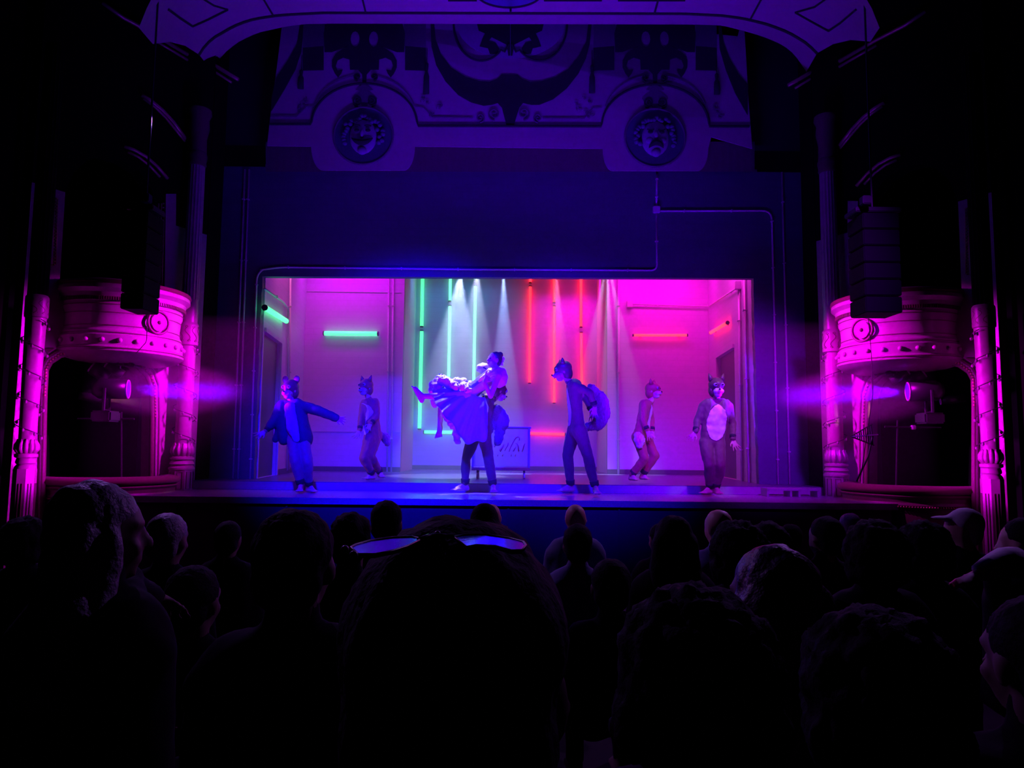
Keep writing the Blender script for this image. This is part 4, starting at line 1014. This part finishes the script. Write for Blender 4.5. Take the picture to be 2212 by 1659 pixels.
        if patch:
            # pale belly panel: the front-facing faces of the torso, lifted a little and closed behind
            pf, ax0, ax1, hw = patch        # facing vector, top joint mix, bottom mix, half width
            ch = lerp(P['shL'], P['shR'], .5); hp = lerp(P['hipL'], P['hipR'], .5); pfv = Vector(pf).normalized()
            ax = (hp - ch); L_ = ax.length; ax.normalize(); sd_ = ax.cross(pfv).normalized()
            bm = bmesh.new(); bm.from_mesh(suitO.data); off = origin(suitO)
            keep = []
            for f in bm.faces:
                p = f.calc_center_median() + off; t = (p - ch).dot(ax) / L_; u = (p - ch).dot(sd_); lim = hw * math.sqrt(max(0, 1 - ((t - (ax0 + ax1) / 2) / ((ax1 - ax0) / 2)) ** 2))
                armd = min(segd(p, P['sh' + x_], P['el' + x_], .25) if k_ == 0 else segd(p, P['el' + x_], P['wr' + x_], 0) for x_ in 'LR' for k_ in (0, 1))
                if f.normal.dot(pfv) > .15 and armd > .078 * S and abs(u) < lim and (p - ch).dot(pfv) > -.02 and ax0 < t < ax1: keep.append(f)
            kill = [f for f in bm.faces if f not in set(keep)]
            bmesh.ops.delete(bm, geom=kill, context='FACES')
            keep_largest(bm)
            for _ in range(8):
                bmesh.ops.smooth_vert(bm, verts=[v for v in bm.verts if v.is_boundary], factor=.5, use_axis_x=True, use_axis_y=True, use_axis_z=True)
            for v in bm.verts: v.co += v.normal * .007
            for v in bm.verts: v.co += off
            o2 = MB(); o2.bm.free(); o2.bm = bm; 
            if len(bm.faces): o2.build('belly_panel', pale_m, suitO, smooth=True, label='pale satin belly panel')
    else: suitO = None
    return root, P, q, body, suitO
def mask(root, P, q, kind='cat', m=maskd_m, s=1.0, muz=.03, mp=maskp_m, upper=False):
    c = P['head']; T = lambda x, y, z_: Vector(c) + q @ (Vector((x, y, z_)) * s)
    mb = MB(); mb.ell(T(0, -.02, .045), (.092 * s, .108 * s, .092 * s), q, 20, 14); mb.ell(T(0, -.045, -.02), (.088 * s, .075 * s, .10 * s), q, 20, 12)
    mb.ell(T(0, .06, .05), (.06 * s, .045 * s, .045 * s), q)
    if kind != 'plain': mb.limb(T(0, .06, .03), .05 * s, T(0, .06 + muz * .6, .0), .03 * s)
    hood = finish('animal_mask', remesh(mb, .009, 4), m, root)
    mb = MB(); mb.limb(T(0, .07, -.02), .042 * s, T(0, .075 + muz, -.03), .026 * s); mb.ell(T(.03, .075, -.035), (.035 * s, .035 * s, .032 * s), q); mb.ell(T(-.03, .075, -.035), (.035 * s, .035 * s, .032 * s), q)
    mb.ell(T(0, .055, -.075), (.045 * s, .045 * s, .035 * s), q)
    finish('muzzle', remesh(mb, .008, 3), mp, hood)
    MB().ell(T(0, .10 + muz, -.012), (.014 * s, .012 * s, .011 * s), q).build('nose', eye_m, hood, smooth=True)
    MB().tube([T(.025, .09 + muz * .6, -.055), T(0, .10 + muz * .7, -.062), T(-.025, .09 + muz * .6, -.055)], .005 * s, 6).build('mouth', lip_m, hood)
    for x in (-1, 1):
        MB().ell(T(.040 * x, .084, .042), (.029 * s, .016 * s, .023 * s), q).build('eye_patch', mat('mask eye patch', (.3, .25, .32), .5), hood, smooth=True)
        MB().ell(T(.040 * x, .093, .043), (.018 * s, .009 * s, .012 * s), q).build('eye', eye_m, hood, smooth=True)
        if kind == 'round':
            e = MB(); e.ell(T(.085 * x, -.02, .135), (.045 * s, .012 * s, .048 * s), q); ear = e.build('ear', m, hood, smooth=True)
        else:
            e = MB(); b = T(.062 * x, -.01, .10); tp = T(.095 * x, -.015, .185 if kind == 'cat' else .165)
            e.tube([b, b.lerp(tp, .5), tp], .03, 8, radii=[.036 * s, .024 * s, .004 * s]); ear = e.build('ear', m, hood, smooth=True)
    return hood
def tail(root, pts, radii, m=fur_m, seed=1, rim=None):
    mb = MB(); pts = bendpath(pts, .05, 3)
    n = len(pts); rad = []
    for i in range(n):
        t = i / (n - 1) * (len(radii) - 1); k = min(int(t), len(radii) - 2); rad.append(radii[k] + (radii[k + 1] - radii[k]) * (t - k))
    for (a, b), (ra, rb) in zip(zip(pts, pts[1:]), zip(rad, rad[1:])): mb.limb(a, ra, b, rb)
    me = remesh(mb, .012, 3, .0, 30, seed)
    for v in me.vertices:
        c = v.co * 34 + Vector((seed, 0, 0)); v.co += v.normal * (.034 * abs(noise.noise(Vector((c.x, c.y, c.z * .5)))))
    return finish('tail', me, m, root)
DG = 'costumed dancers on stage'
# --- D1 downstage left, denim jacket, mouse mask
Y1 = 9.95
J = dict(head=(627, 843, 0), neck=(628, 866, .03), shL=(648, 876, .02), shR=(606, 880, .0), elL=(690, 888, -.05), wrL=(726, 903, -.08), haL=(742, 908, -.1), elR=(594, 908, -.05), wrR=(573, 932, -.12), haR=(558, 941, -.16),
         hipL=(655, 948, .03), hipR=(634, 948, 0), knL=(664, 1000, -.08), anL=(668, 1052, .08), toL=(682, 1066, -.04), knR=(638, 998, -.12), anR=(650, 1048, -.05), toR=(646, 1066, -.25))
root, P, q, body, so = build_person('masked dancer in open denim jacket with one arm flung out, standing furthest left on stage', Y1, J, DG, (-.35, -1, -.1), suit=suit3_m, seed=1, stand=DZ, torso=1.0)
mask(root, P, q, 'round', maskd_m, 1.12)
mb = MB(); ch = lerp(P['shL'], P['shR'], .5)
mb.limb(P['shL'], .08, P['elL'], .072); mb.limb(P['elL'], .072, P['wrL'], .056); mb.limb(P['shR'], .08, P['elR'], .074); mb.limb(P['elR'], .072, lerp(P['elR'], P['wrR'], .45), .066)
mb.limb(P['shL'], .075, P['shR'], .075); hp = lerp(P['hipL'], P['hipR'], .5)
mb.limb(lerp(P['shL'], ch, .3), .11, lerp(P['hipL'], hp, -.2), .125); mb.limb(lerp(P['shR'], ch, .3), .105, at(614, 943, Y1), .09); mb.limb(at(606, 915, Y1), .06, at(595, 950, Y1), .045); mb.limb(at(604, 900, Y1), .09, at(614, 950, Y1), .08)
me = remesh(mb, .013, 5, .010, 9, 3)
jk = finish('denim_jacket', me, denim_m, root)
mb = MB(); mb.limb(at(626, 880, Y1 - .10), .075, at(632, 925, Y1 - .10), .085); mb.limb(at(632, 925, Y1 - .10), .085, at(640, 948, Y1 - .09), .05)
finish('shirt', remesh(mb, .012, 5, .015, 12, 5), shirt_m, root)
for k in range(5): MB().ell(at(622 + k * 2.2, 885 + k * 14, Y1 - .20), (.007, .005, .007)).build('button', pipe_m, jk, smooth=True)
# --- D2 upstage left, cat mask, russet
Y2 = 11.45
J = dict(head=(790, 838, 0), neck=(796, 860, .05), shL=(812, 872, .08), shR=(785, 874, -.05), elL=(814, 900, -.02), wrL=(801, 916, -.12), haL=(795, 927, -.18), elR=(779, 908, -.1), wrR=(777, 930, -.2), haR=(768, 948, -.25),
         hipL=(813, 940, .1), hipR=(800, 944, -.05), knL=(800, 985, -.2), anL=(821, 1020, .15), toL=(828, 1036, .0), knR=(786, 990, -.3), anR=(804, 1024, -.1), toR=(787, 1036, -.2))
root, P, q, body, so = build_person('cat masked dancer in russet jumpsuit crouching before the left back wall', Y2, J, DG, (-.55, -1, -.05), suit=suit2_m, seed=2, stand=PZ, patch=((-.6, -.8, .1), -.05, .95, .11), voxel=.0078)
mask(root, P, q, 'cat', maskr_m, 1.12)
tail(root, [at(822, 938, Y2 + .15), at(832, 944, Y2 + .25), at(836, 956, Y2 + .25)], [.04, .07, .05], fur_m, 2)
# --- D5 centre right, wolf mask, leaning, profile to the left
Y5 = 9.9
J = dict(head=(1216, 803, 0), neck=(1228, 824, 0), shL=(1243, 832, -.14), shR=(1236, 834, .16), elL=(1276, 850, -.20), wrL=(1285, 878, -.16), haL=(1283, 899, -.16), elR=(1262, 858, .25), wrR=(1278, 888, .22), haR=(1280, 905, .2),
         hipL=(1251, 928, -.10), hipR=(1241, 928, .10), knL=(1270, 986, -.14), anL=(1286, 1045, -.1), toL=(1292, 1070, -.42), knR=(1226, 984, .12), anR=(1233, 1044, .2), toR=(1206, 1063, .1))
root, P, q, body, so = build_person('wolf masked dancer in profile with arms drawn back, right of the centre couple', Y5, J, DG, (-1, -.12, -.25), headup=(-.2, 0, 1), suit=suit_m, seed=3, stand=DZ, patch=((-1, -.25, 0), -.02, .93, .10), torso=1.02, leg=1.06)
mask(root, P, q, 'dog', maskd_m, 1.12, .045)
tail(root, [at(1270, 922, Y5 + .1), at(1292, 918, Y5 + .2), at(1303, 893, Y5 + .25), at(1297, 858, Y5 + .25), at(1276, 838, Y5 + .2)], [.05, .09, .105, .09, .05], fur_m, 3)
# --- D6 upstage right
Y6 = 11.4
J = dict(head=(1411, 845, 0), neck=(1407, 865, .02), shL=(1400, 874, .14), shR=(1392, 876, -.13), elL=(1408, 908, .12), wrL=(1409, 932, .0), haL=(1410, 948, -.05), elR=(1390, 906, -.2), wrR=(1398, 930, -.22), haR=(1404, 946, -.22),
         hipL=(1393, 944, .12), hipR=(1378, 944, -.08), knL=(1415, 984, .0), anL=(1388, 1022, .1), toL=(1402, 1036, .0), knR=(1392, 990, -.2), anR=(1364, 1026, -.05), toR=(1378, 1037, -.2))
root, P, q, body, so = build_person('masked dancer in russet jumpsuit crouching before the right back wall, facing right', Y6, J, DG, (.9, -.5, -.02), suit=suit2_m, seed=4, stand=PZ, patch=((.9, -.45, 0), -.05, .95, .10), voxel=.0078)
mask(root, P, q, 'cat', maskr_m, 1.08)
tail(root, [at(1378, 940, Y6 - .18), at(1382, 950, Y6 - .24), at(1381, 962, Y6 - .25)], [.05, .085, .05], pale_m, 4)
# --- D7 downstage right, frontal
Y7 = 9.9
J = dict(head=(1548, 839, 0), neck=(1548, 862, .03), shL=(1574, 876, .0), shR=(1520, 876, .0), elL=(1583, 916, .02), wrL=(1583, 950, -.08), haL=(1593, 973, -.12), elR=(1507, 908, .02), wrR=(1502, 934, -.06), haR=(1486, 954, -.1),
         hipL=(1552, 955, 0), hipR=(1525, 955, 0), knL=(1556, 1006, -.12), anL=(1546, 1050, .05), toL=(1556, 1068, -.15), knR=(1531, 1004, -.12), anR=(1534, 1048, .1), toR=(1517, 1068, -.02))
root, P, q, body, so = build_person('cat masked dancer facing the house with pale shirt front, furthest right on stage', Y7, J, DG, (.05, -1, -.05), suit=suit_m, seed=5, stand=DZ, patch=((.1, -1, 0), -.02, .98, .14), torso=1.06, folds=.014)
mask(root, P, q, 'cat', maskd_m, 1.15, .02)
# --- D3 the carrier, bent under the girl, head hanging behind her back
Y3 = 9.95
J = dict(head=(1077, 846, .18), neck=(1068, 860, .14), shL=(1052, 868, -.06), shR=(1054, 862, .22), elL=(1022, 884, -.2), wrL=(1002, 866, -.22), haL=(985, 858, -.22), elR=(1018, 880, .3), wrR=(995, 866, .3), haR=(980, 860, .3),
         hipL=(1046, 938, -.08), hipR=(1026, 938, .12), knL=(1055, 990, -.12), anL=(1065, 1046, -.08), toL=(1067, 1070, -.36), knR=(1007, 990, .1), anR=(1005, 1044, .15), toR=(977, 1064, .05))
root, P, q, body, so = build_person('dark masked dancer carrying the woman in the wide dress at centre stage', Y3, J, DG, (.75, .35, -.35), headup=(-.1, 0, 1), suit=suit_m, seed=6, stand=DZ, leg=1.0)
mask(root, P, q, 'round', maskd_m, 1.08, .03)
tail(root, [at(1058, 930, Y3 + .12), at(1062, 886, Y3 + .18), at(1072, 890, Y3 + .2), at(1082, 915, Y3 + .2), at(1076, 955, Y3 + .18)], [.05, .06, .11, .13, .05], fur_m, 6)
# --- D4 the woman carried
Y4 = 9.8
J = dict(head=(1067, 779, -.05), neck=(1070, 800, 0), shL=(1076, 812, -.16), shR=(1056, 806, .12), elL=(1060, 856, -.22), wrL=(1046, 826, -.28), haL=(1055, 812, -.26), elR=(1034, 832, .0), wrR=(1046, 814, -.18), haR=(1060, 810, -.2),
         hipL=(1010, 856, -.12), hipR=(1006, 852, .12), knL=(958, 856, -.16), anL=(913, 856, -.16), toL=(889, 833, -.16), knR=(954, 872, .12), anR=(950, 922, .14), toR=(947, 946, .05))
root, P, q, body, so = build_person('woman with a bun and puffed white sleeves carried sideways, her leg stretched out', Y4, J, DG, (-.85, -.55, .15), skin=skin_m, seed=7, cloth=False, footflat=(False, False), voxel=.008, leg=.95, torso=.92)
face_parts(root, P['head'], q)
T = lambda x, y, z_: P['head'] + q @ Vector((x, y, z_))
mb = MB(); mb.ell(T(0, -.025, .042), (.084, .095, .088), q, 20, 14); mb.ell(T(0, -.06, .0), (.074, .055, .075), q); mb.ell(T(0, -.085, .10), (.045, .045, .045), q)
finish('hair_bun', remesh(mb, .009, 3, .004, 60, 2), hair_m, root)
for i, (x, y, z_) in enumerate(((-.03, -.13, .055), (-.02, -.125, .02), (-.04, -.11, -.03))):
    p = T(x, y, z_); rb = MB(); u = q @ Vector((0, 0, 1)); v_ = q @ Vector((0, 1, 0))
    for k in range(3):
        a = k * 2.1; rb.tube([p + (v_ * math.cos(a + b * .9) + u * math.sin(a + b * .9)) * (.026 * math.sin(b * 1.05)) for b in (0, 1, 2, 3)], .007, 6)
    rb.build('hair_ribbon', white_m, root, smooth=True)
def puff(c, r, name='puff_sleeve', sd=1):
    me = MB(); me.ell(c, r, None, 36, 24); bm = me.bm
    for v in bm.verts:
        d = v.co - Vector(c); a = math.atan2(d.z, d.x); k = 1 + .035 * math.sin(a * 7 + sd) + .04 * noise.noise(v.co * 6); v.co = Vector(c) + d * k
    return me.build(name, white_m, root, smooth=True)
puff(at(1080, 815, Y4 + .05), (.11, .16, .145)); puff(at(1044, 796, Y4 + .14), (.10, .10, .08), sd=2)
MB().tube([at(1052, 806, Y4 - .14), at(1048, 812, Y4 - .16), at(1040, 818, Y4 - .16), at(1034, 824, Y4 - .14)], .03, 8, radii=[.02, .035, .03, .02]).build('neck_ruffle', white_m, root, smooth=True)
ch = lerp(P['shL'], P['shR'], .5); hp = lerp(P['hipL'], P['hipR'], .5); mb = MB(); A_b = lerp(ch, hp, .16); B_b = lerp(ch, hp, .78)
for o_ in (-.045, .045): mb.limb(A_b + Vector((0, o_, 0)), .106, lerp(A_b, B_b, .6) + Vector((0, o_, 0)), .100); mb.limb(lerp(A_b, B_b, .6) + Vector((0, o_, 0)), .100, B_b + Vector((0, o_, 0)), .112)
finish('bodice', remesh(mb, .011, 4, .004, 20, 1), bodice_m, root)
tag_ = MB(); tag_.limb(at(1050, 797, Y4 - .17), .008, at(1045, 794, Y4 - .18), .012); tag_.build('microphone', case_m, root, smooth=True)
# skirt: waist ring to hem loop, with folds; drapes over the carrier's shoulder and front
def loft(name, top, bot, m, n=120, rows=14, fold=.03, nf=17, sag=0.0, sd=0):
    rr = []
    for r in range(rows + 1):
        t = r / rows; ring = []
        for i in range(n):
            a = 2 * math.pi * i / n
            p = top(a).lerp(bot(a), t); k = t ** .8
            p += Vector((0, -1, 0)) * fold * k * math.sin(nf * a + sd) * .8 + Vector((0, 0, 1)) * (fold * .5 * k * math.sin(nf * .7 * a) - sag * math.sin(math.pi * t))
            p += Vector((noise.noise(p * 6), noise.noise(p * 6 + Vector((9, 0, 0))), noise.noise(p * 6 + Vector((0, 7, 0))))) * .02 * k
            ring.append(p)
        rr.append(ring)
    mb = MB(); mb.rings(rr, cap=False)
    bmesh.ops.solidify(mb.bm, geom=mb.bm.faces[:], thickness=.008)
    return mb.build(name, m, root, smooth=True)
hem2d = [(1054, 885, -.34), (1052, 920, -.34), (1051, 948, -.30), (1030, 955, -.34), (1004, 955, -.34), (990, 938, -.34), (972, 912, -.34), (952, 888, -.32), (940, 868, -.30), (934, 856, -.22), (932, 842, -.02), (936, 832, .12), (950, 838, .28), (975, 850, .36), (1000, 885, .40), (1020, 925, .36), (1045, 925, .34), (1054, 890, .2)]
def loop3(pts, Y):
    q3 = [at(x, y, Y + d) for x, y, d in pts]; n = len(q3)
    def f(a):
        t = (a / (2 * math.pi)) % 1 * n; i = int(t) % n; u = t - int(t); p0, p1, p2, p3 = q3[(i - 1) % n], q3[i], q3[(i + 1) % n], q3[(i + 2) % n]
        return .5 * ((2 * p1) + (p2 - p0) * u + (2 * p0 - 5 * p1 + 4 * p2 - p3) * u * u + (3 * p1 - p0 - 3 * p2 + p3) * u ** 3)
    return f
waist2d = [(1046, 852, -.05), (1047, 858, -.13), (1040, 858, -.17), (1030, 856, -.18), (1018, 850, -.17), (1008, 843, -.14), (1004, 838, -.05), (1006, 836, .05), (1016, 840, .15), (1030, 846, .16), (1042, 850, .12), (1046, 851, .05)]
loft('skirt', loop3(waist2d, Y4), loop3(hem2d, Y4), dress_m, 150, 16, .03, 19)
# white underskirt ruffles thrown up over the legs
def ruffle(pts, rad, sd, name='petticoat_ruffle'):
    mb = MB(); ps = bendpath([at(x, y, Y4 + d) for x, y, d in pts], .05, 4)
    n = len(ps); rad_ = [rad[0] + (rad[1] - rad[0]) * i / (n - 1) for i in range(n)]
    for a, b, ra, rb in zip(ps, ps[1:], rad_, rad_[1:]): mb.limb(a, ra, b, rb)
    me = remesh(mb, .009, 2)
    for v in me.vertices:
        c = Vector((v.co.x * 13, v.co.y * 5, v.co.z * 9)) + Vector((sd * 3.3, 0, 0)); v.co += v.normal * .034 * (1 - 2.4 * abs(noise.noise(c)) + .2 * noise.noise(c * 2))
    return finish(name, me, white_m, root)
ruffle([(940, 838, .0), (944, 828, .02), (952, 820, .05)], (.085, .06), 1); ruffle([(958, 822, -.05), (974, 828, -.08), (984, 836, -.12)], (.06, .045), 2)
ruffle([(984, 826, .1), (1000, 826, .02), (1012, 834, -.06)], (.05, .06), 3); ruffle([(1000, 836, -.16), (1012, 842, -.2)], (.04, .03), 4)
ruffle([(934, 866, .1), (938, 874, .12)], (.035, .03), 5); ruffle([(960, 895, .0), (972, 912, .0), (984, 930, .0), (990, 952, .05)], (.018, .03), 6); ruffle([(986, 932, .08), (987, 944, .1)], (.04, .03), 7)
# ================================================================== AUDIENCE
def aud(label, px, py, r, turn=0.0, hair='short', hm_=hairb_m, skin=skind_m, cloth=garm_m, tilt=0.0, dY=0, seed=0, wide=1.0, arm=None, long_=0.3, pitch=0.0):
    """px: head centre in the photo, py: top of the head; r: half head width there. The body sits facing the stage."""
    d = .083 * F / r + dY; py += r * {'bald': 1.42, 'bushy': 1.8, 'bun': 2.2, 'hat': 1.7, 'spiky': 1.7}.get(hair, 1.62); c = at(px, py, d); fz = rake(d)
    root = empty('person', (c.x, c.y, fz), label, 'person', 'seated audience seen from behind')
    f = Vector((math.sin(turn), math.cos(turn), pitch)); q = frame_from(f, (math.sin(tilt), 0, 1))
    vox = max(.011, min(.022, d * .0055))
    fw = Vector((math.sin(turn * .3), math.cos(turn * .3), 0)); rt = Vector((fw.y, -fw.x, 0))
    nk = c + Vector((0, -.02, -.13)); ch = nk + Vector((0, 0, -.10)) - fw * .0; hipz = fz + .47
    hp = Vector((ch.x, ch.y, hipz)) + fw * .02
    def body(mb, k):
        mb.limb(c + Vector((0, -.02, -.06)), .058, nk, .056); mb.limb(nk, .06, ch, .08)
        for s_ in (-1, 1):
            sh = ch + rt * s_ * .165 * wide + Vector((0, 0, -.02)); mb.limb(ch + Vector((0, 0, .045)), .06 * k, sh, .068 * k)
            mb.limb(ch + rt * s_ * .09, .115 * k, hp + rt * s_ * .08, .13 * k)
            if not (arm and s_ == arm[0]):
                el = sh + Vector((0, 0, -.27)) + rt * s_ * .05 + fw * .04; wr = el + fw * .22 - rt * s_ * .08 + Vector((0, 0, -.04)); mb.limb(sh, .055 * k, el, .046 * k); mb.limb(el, .045 * k, wr, .034 * k)
            kn = hp + rt * s_ * .11 + fw * .42 + Vector((0, 0, .02)); mb.limb(hp + rt * s_ * .09, .10 * k, kn, .07 * k); mb.limb(kn, .068 * k, Vector((kn.x, kn.y, fz + .09)), .045 * k)
            if arm and s_ == arm[0]:
                el, wr, tp = [at(*a) for a in arm[1]]; mb.limb(sh, .06 * k, el, .05 * k); mb.limb(el, .048 * k, wr, .034 * k)
    mb = MB(); add_head(mb, c, q); mb.limb(c + Vector((0, -.02, -.06)), .055, nk + Vector((0, 0, -.03)), .055)
    for s_ in (-1, 1):
        sh = ch + rt * s_ * .165 * wide + Vector((0, 0, -.02)); el = sh + Vector((0, 0, -.27)) + rt * s_ * .05 + fw * .04; wr = el + fw * .22 - rt * s_ * .08 + Vector((0, 0, -.04)); tp = wr + fw * .15
        if arm and s_ == arm[0]: el, wr, tp = [at(*a) for a in arm[1]]
        mb.limb(ch, .06, sh, .05); mb.limb(sh, .045, el, .035); mb.limb(el, .035, wr, .026); add_hand(mb, wr, tp, (0, 0, -1), 1.0, -s_, .5)
        kn = hp + rt * s_ * .11 + fw * .42 + Vector((0, 0, .02)); an = Vector((kn.x, kn.y, fz + .10)); mb.limb(hp, .09, kn, .06); mb.limb(kn, .055, an, .04); add_foot(mb, an, an + fw * .18, 1.1)
    mb.limb(ch, .09, hp, .1)
    finish('body', remesh(mb, vox, 3), skin, root)
    mb = MB(); body(mb, 1.0); finish('clothing', remesh(mb, max(.02, vox * 1.5), 4, .012, 9, seed), cloth, root)
    T = lambda x, y, z_: c + q @ Vector((x, y, z_))
    if hair != 'bald':
        mb = MB(); mb.ell(T(0, -.028, .045), (.085, .10, .09), q, 20, 14); mb.ell(T(0, -.055, -.015), (.078, .06, .075), q)
        if hair == 'long':
            for x in (-.05, 0, .05): mb.limb(T(x, -.055, 0), .062, T(x * 1.3, -.07, -.12), .058); mb.limb(T(x * 1.3, -.07, -.12), .058, c + Vector((x * 1.5, -.1, -long_)), .05)
            mb.limb(T(-.07, 0, 0), .03, T(-.09, -.01, -.17), .035); mb.limb(T(.07, 0, 0), .03, T(.09, -.01, -.17), .035)
        if hair == 'bushy': mb.ell(T(0, -.03, .03), (.115, .12, .115), q, 20, 14); mb.ell(T(.05, -.04, -.04), (.07, .08, .07), q); mb.ell(T(-.05, -.04, -.04), (.07, .08, .07), q)
        if hair == 'bun': mb.ell(T(0, -.06, .14), (.05, .05, .045), q)
        amp = {'short': .005, 'long': .008, 'bushy': .014, 'bun': .006, 'spiky': .012, 'cap': .001, 'hat': .001}.get(hair, .005)
        if hair == 'hat': mb.limb(T(0, -.01, .12), .075, T(0, -.01, .125), .07); mb.ell(T(0, 0, .075), (.13, .14, .012), q)
        if hair == 'cap': mb.ell(T(0, .09, .07), (.06, .07, .012), q)
        me = remesh(mb, max(.009, vox * .85), 2, amp, 45 if hair != 'long' else 24, seed)
        finish({'hat': 'hat', 'cap': 'cap'}.get(hair, 'hair'), me, hm_, root)
    return root, c, q
def A(*a, **k): return aud(*a, **k)
# photo left
A('long haired woman at left, head higher than her row, turned right', 222, 1040, 74, .9, 'long', hairg_m, seed=1, long_=.32, arm=(1, [(262, 1256, 2.0), (335, 1290, 2.25), (372, 1312, 2.35)]))
A('grey haired head lit on its right side, beside the long haired woman', 366, 1108, 38, .15, 'short', hairg_m, seed=2)
A('small dark head low against the stage front, left of the big round head', 495, 1125, 27, 0, 'short', seed=3)
A('big round dark head left of centre with a lit right rim', 642, 1100, 80, .1, 'short', seed=4)
A('dark tousled head between the big round head and the tall narrow one', 760, 1103, 41, 0, 'spiky', seed=5)
A('dark narrow head standing highest above the sunglasses', 836, 1080, 33, 0, 'short', seed=6)
A('fair hair just showing over the left sunglass lens', 928, 1130, 26, .3, 'short', mat('fair hair', (.55, .4, .32), .5, bump=.5, bscale=80), seed=7)
A('person in a dark brimmed hat behind the sunglasses', 1046, 1110, 36, 0, 'hat', seed=8)
A('bald head glowing above the dark brimmed hat', 1061, 1088, 22, 0, 'bald', skin=skin_m, seed=9)
A('dark head low at left with a purple lit collar', 424, 1222, 50, .2, 'short', hairb_m, cloth=garm_m, seed=10)
A('barely visible head at the far left edge', 62, 1115, 34, .4, 'bushy', seed=11)
near, nc, nq = A('nearest person, big dark head at the bottom centre', 985, 1138, 225, 0.0, 'short', seed=12, wide=1.1, pitch=-.1)
# photo right
A('bald man in a blue shirt in the front row, centre right', 1243, 1089, 24, 0, 'bald', skin=skin_m, cloth=garb_m, seed=13, wide=1.05)
A('short haired person directly behind the bald man in blue', 1247, 1131, 31, 0, 'short', cloth=garb_m, seed=14)
A('dark round head lower right of the pair in blue', 1318, 1207, 41, 0, 'short', seed=15)
A('small bald head peeping up left of the dark round head', 1270, 1250, 19, 0, 'bald', seed=16)
A('woman with long straight dark hair against the stage front', 1453, 1112, 36, 0, 'long', seed=17, long_=.3)
A('head half hidden left of the long straight dark hair', 1424, 1130, 24, -.3, 'short', cloth=garm_m, seed=18)
A('bald man with brightly lit crown and pale shirt, right of centre', 1551, 1100, 29, -.5, 'bald', skin=skin_m, cloth=garb_m, seed=19)
A('dark bushy head right of the lit bald man', 1592, 1122, 44, 0, 'bushy', seed=20)
A('second dark bushy head, partly behind the long wavy hair', 1658, 1124, 30, 0, 'bushy', seed=21)
A('small lit face turned left between dark heads', 1702, 1132, 20, -.9, 'short', skin=skin_m, seed=22)
A('woman with long wavy hair catching violet light on its left', 1662, 1178, 80, -.3, 'long', mat('wavy brown hair', (.03, .02, .02), .5, bump=.6, bscale=50), seed=23, long_=.42)
A('head in glasses with a pink lit left edge', 1780, 1115, 31, -.4, 'short', seed=24)
A('large dark head overlapping the right end of the stage front', 1885, 1120, 46, 0, 'bushy', seed=25)
A('head just showing above the large dark head at right', 1832, 1108, 20, -.4, 'short', hairg_m, seed=26)
A('round dark head before the red box parapet', 1990, 1122, 40, 0, 'bushy', seed=27)
A('person in a white cap in profile facing left under the right box', 2076, 1097, 30, -1.2, 'cap', garw_m, skin=skin_m, seed=28)
rm, rc, rq = A('man at the right edge with a lit white sleeve', 2204, 1118, 37, -.8, 'short', skin=skin_m, cloth=garm_m, seed=29, arm=(-1, [(2150, 1222, 3.12), (2112, 1240, 3.1), (2098, 1246, 3.1)]))
A('person in the near right corner with rim lit shoulder', 2232, 1290, 90, -.2, 'short', seed=30, wide=1.15)
A('near person right of centre whose back shows as a thin lit curve', 1500, 1262, 120, .1, 'bushy', seed=31, wide=1.2)
A('near person low at right, only a faint violet edge lit', 1880, 1310, 110, .0, 'bushy', seed=32, wide=1.1)
# sunglasses pushed up on the nearest head
LZ = EYE.z - .060
def gp(px, py, up_=0.0):
    d = ray(px, py); return EYE + d * ((LZ + up_ - EYE.z) / d.z)
root = empty('sunglasses', gp(945, 1180), 'sunglasses resting on top of the nearest head, lenses shining blue', 'sunglasses')
lens_m = bpy.data.materials.new('blue mirror lens'); lens_m.use_nodes = True; nt = lens_m.node_tree; nt.nodes.remove(nt.nodes['Principled BSDF'])
gl = nt.nodes.new('ShaderNodeBsdfGlossy'); gl.inputs['Color'].default_value = (.14, .06, .8, 1); gl.inputs['Roughness'].default_value = .12
nz = nt.nodes.new('ShaderNodeTexNoise'); nz.inputs['Scale'].default_value = 12; bp_ = nt.nodes.new('ShaderNodeBump'); bp_.inputs['Strength'].default_value = .1
nt.links.new(nz.outputs['Fac'], bp_.inputs['Height']); nt.links.new(bp_.outputs[0], gl.inputs['Normal']); nt.links.new(gl.outputs[0], nt.nodes['Material Output'].inputs['Surface'])
l1 = [(757, 1183), (768, 1177), (800, 1168), (850, 1161), (890, 1160), (906, 1163), (905, 1168), (880, 1180), (850, 1190), (810, 1198), (775, 1198)]
l2_ = [(980, 1160), (1000, 1156), (1050, 1155), (1100, 1162), (1130, 1170), (1136, 1178), (1128, 1189), (1105, 1190), (1070, 1180), (1030, 1178), (1008, 1182)]
for l_ in (l1, l2_):
    MB().prism([gp(x, y) for x, y in l_], (0, 0, -.002)).build('lens', lens_m, root)
    MB().tube([gp(x, y) for x, y in l_], 0.0009, 6, closed=True).build('rim', case_m, root, smooth=True)
MB().tube([gp(905, 1166), gp(925, 1158), gp(945, 1156), gp(962, 1157), gp(981, 1162)], .0016, 6).build('bridge', case_m, root, smooth=True)
for x, y in ((745, 1187), (764, 1199), (945, 1154)): MB().ell(gp(x, y), (.0025,) * 3).build('hinge_pin', pipe_m, root, smooth=True)
MB().tube([at(2192, 1215, 3.2), at(2168, 1216, 3.15), at(2140, 1226, 3.1), at(2112, 1238, 3.1)], .05, 12, radii=[.07, .065, .05, .036]).build('white_sleeve', garw_m, rm, smooth=True, label='white shirt sleeve')
bpy.data.scenes.remove(WORK)
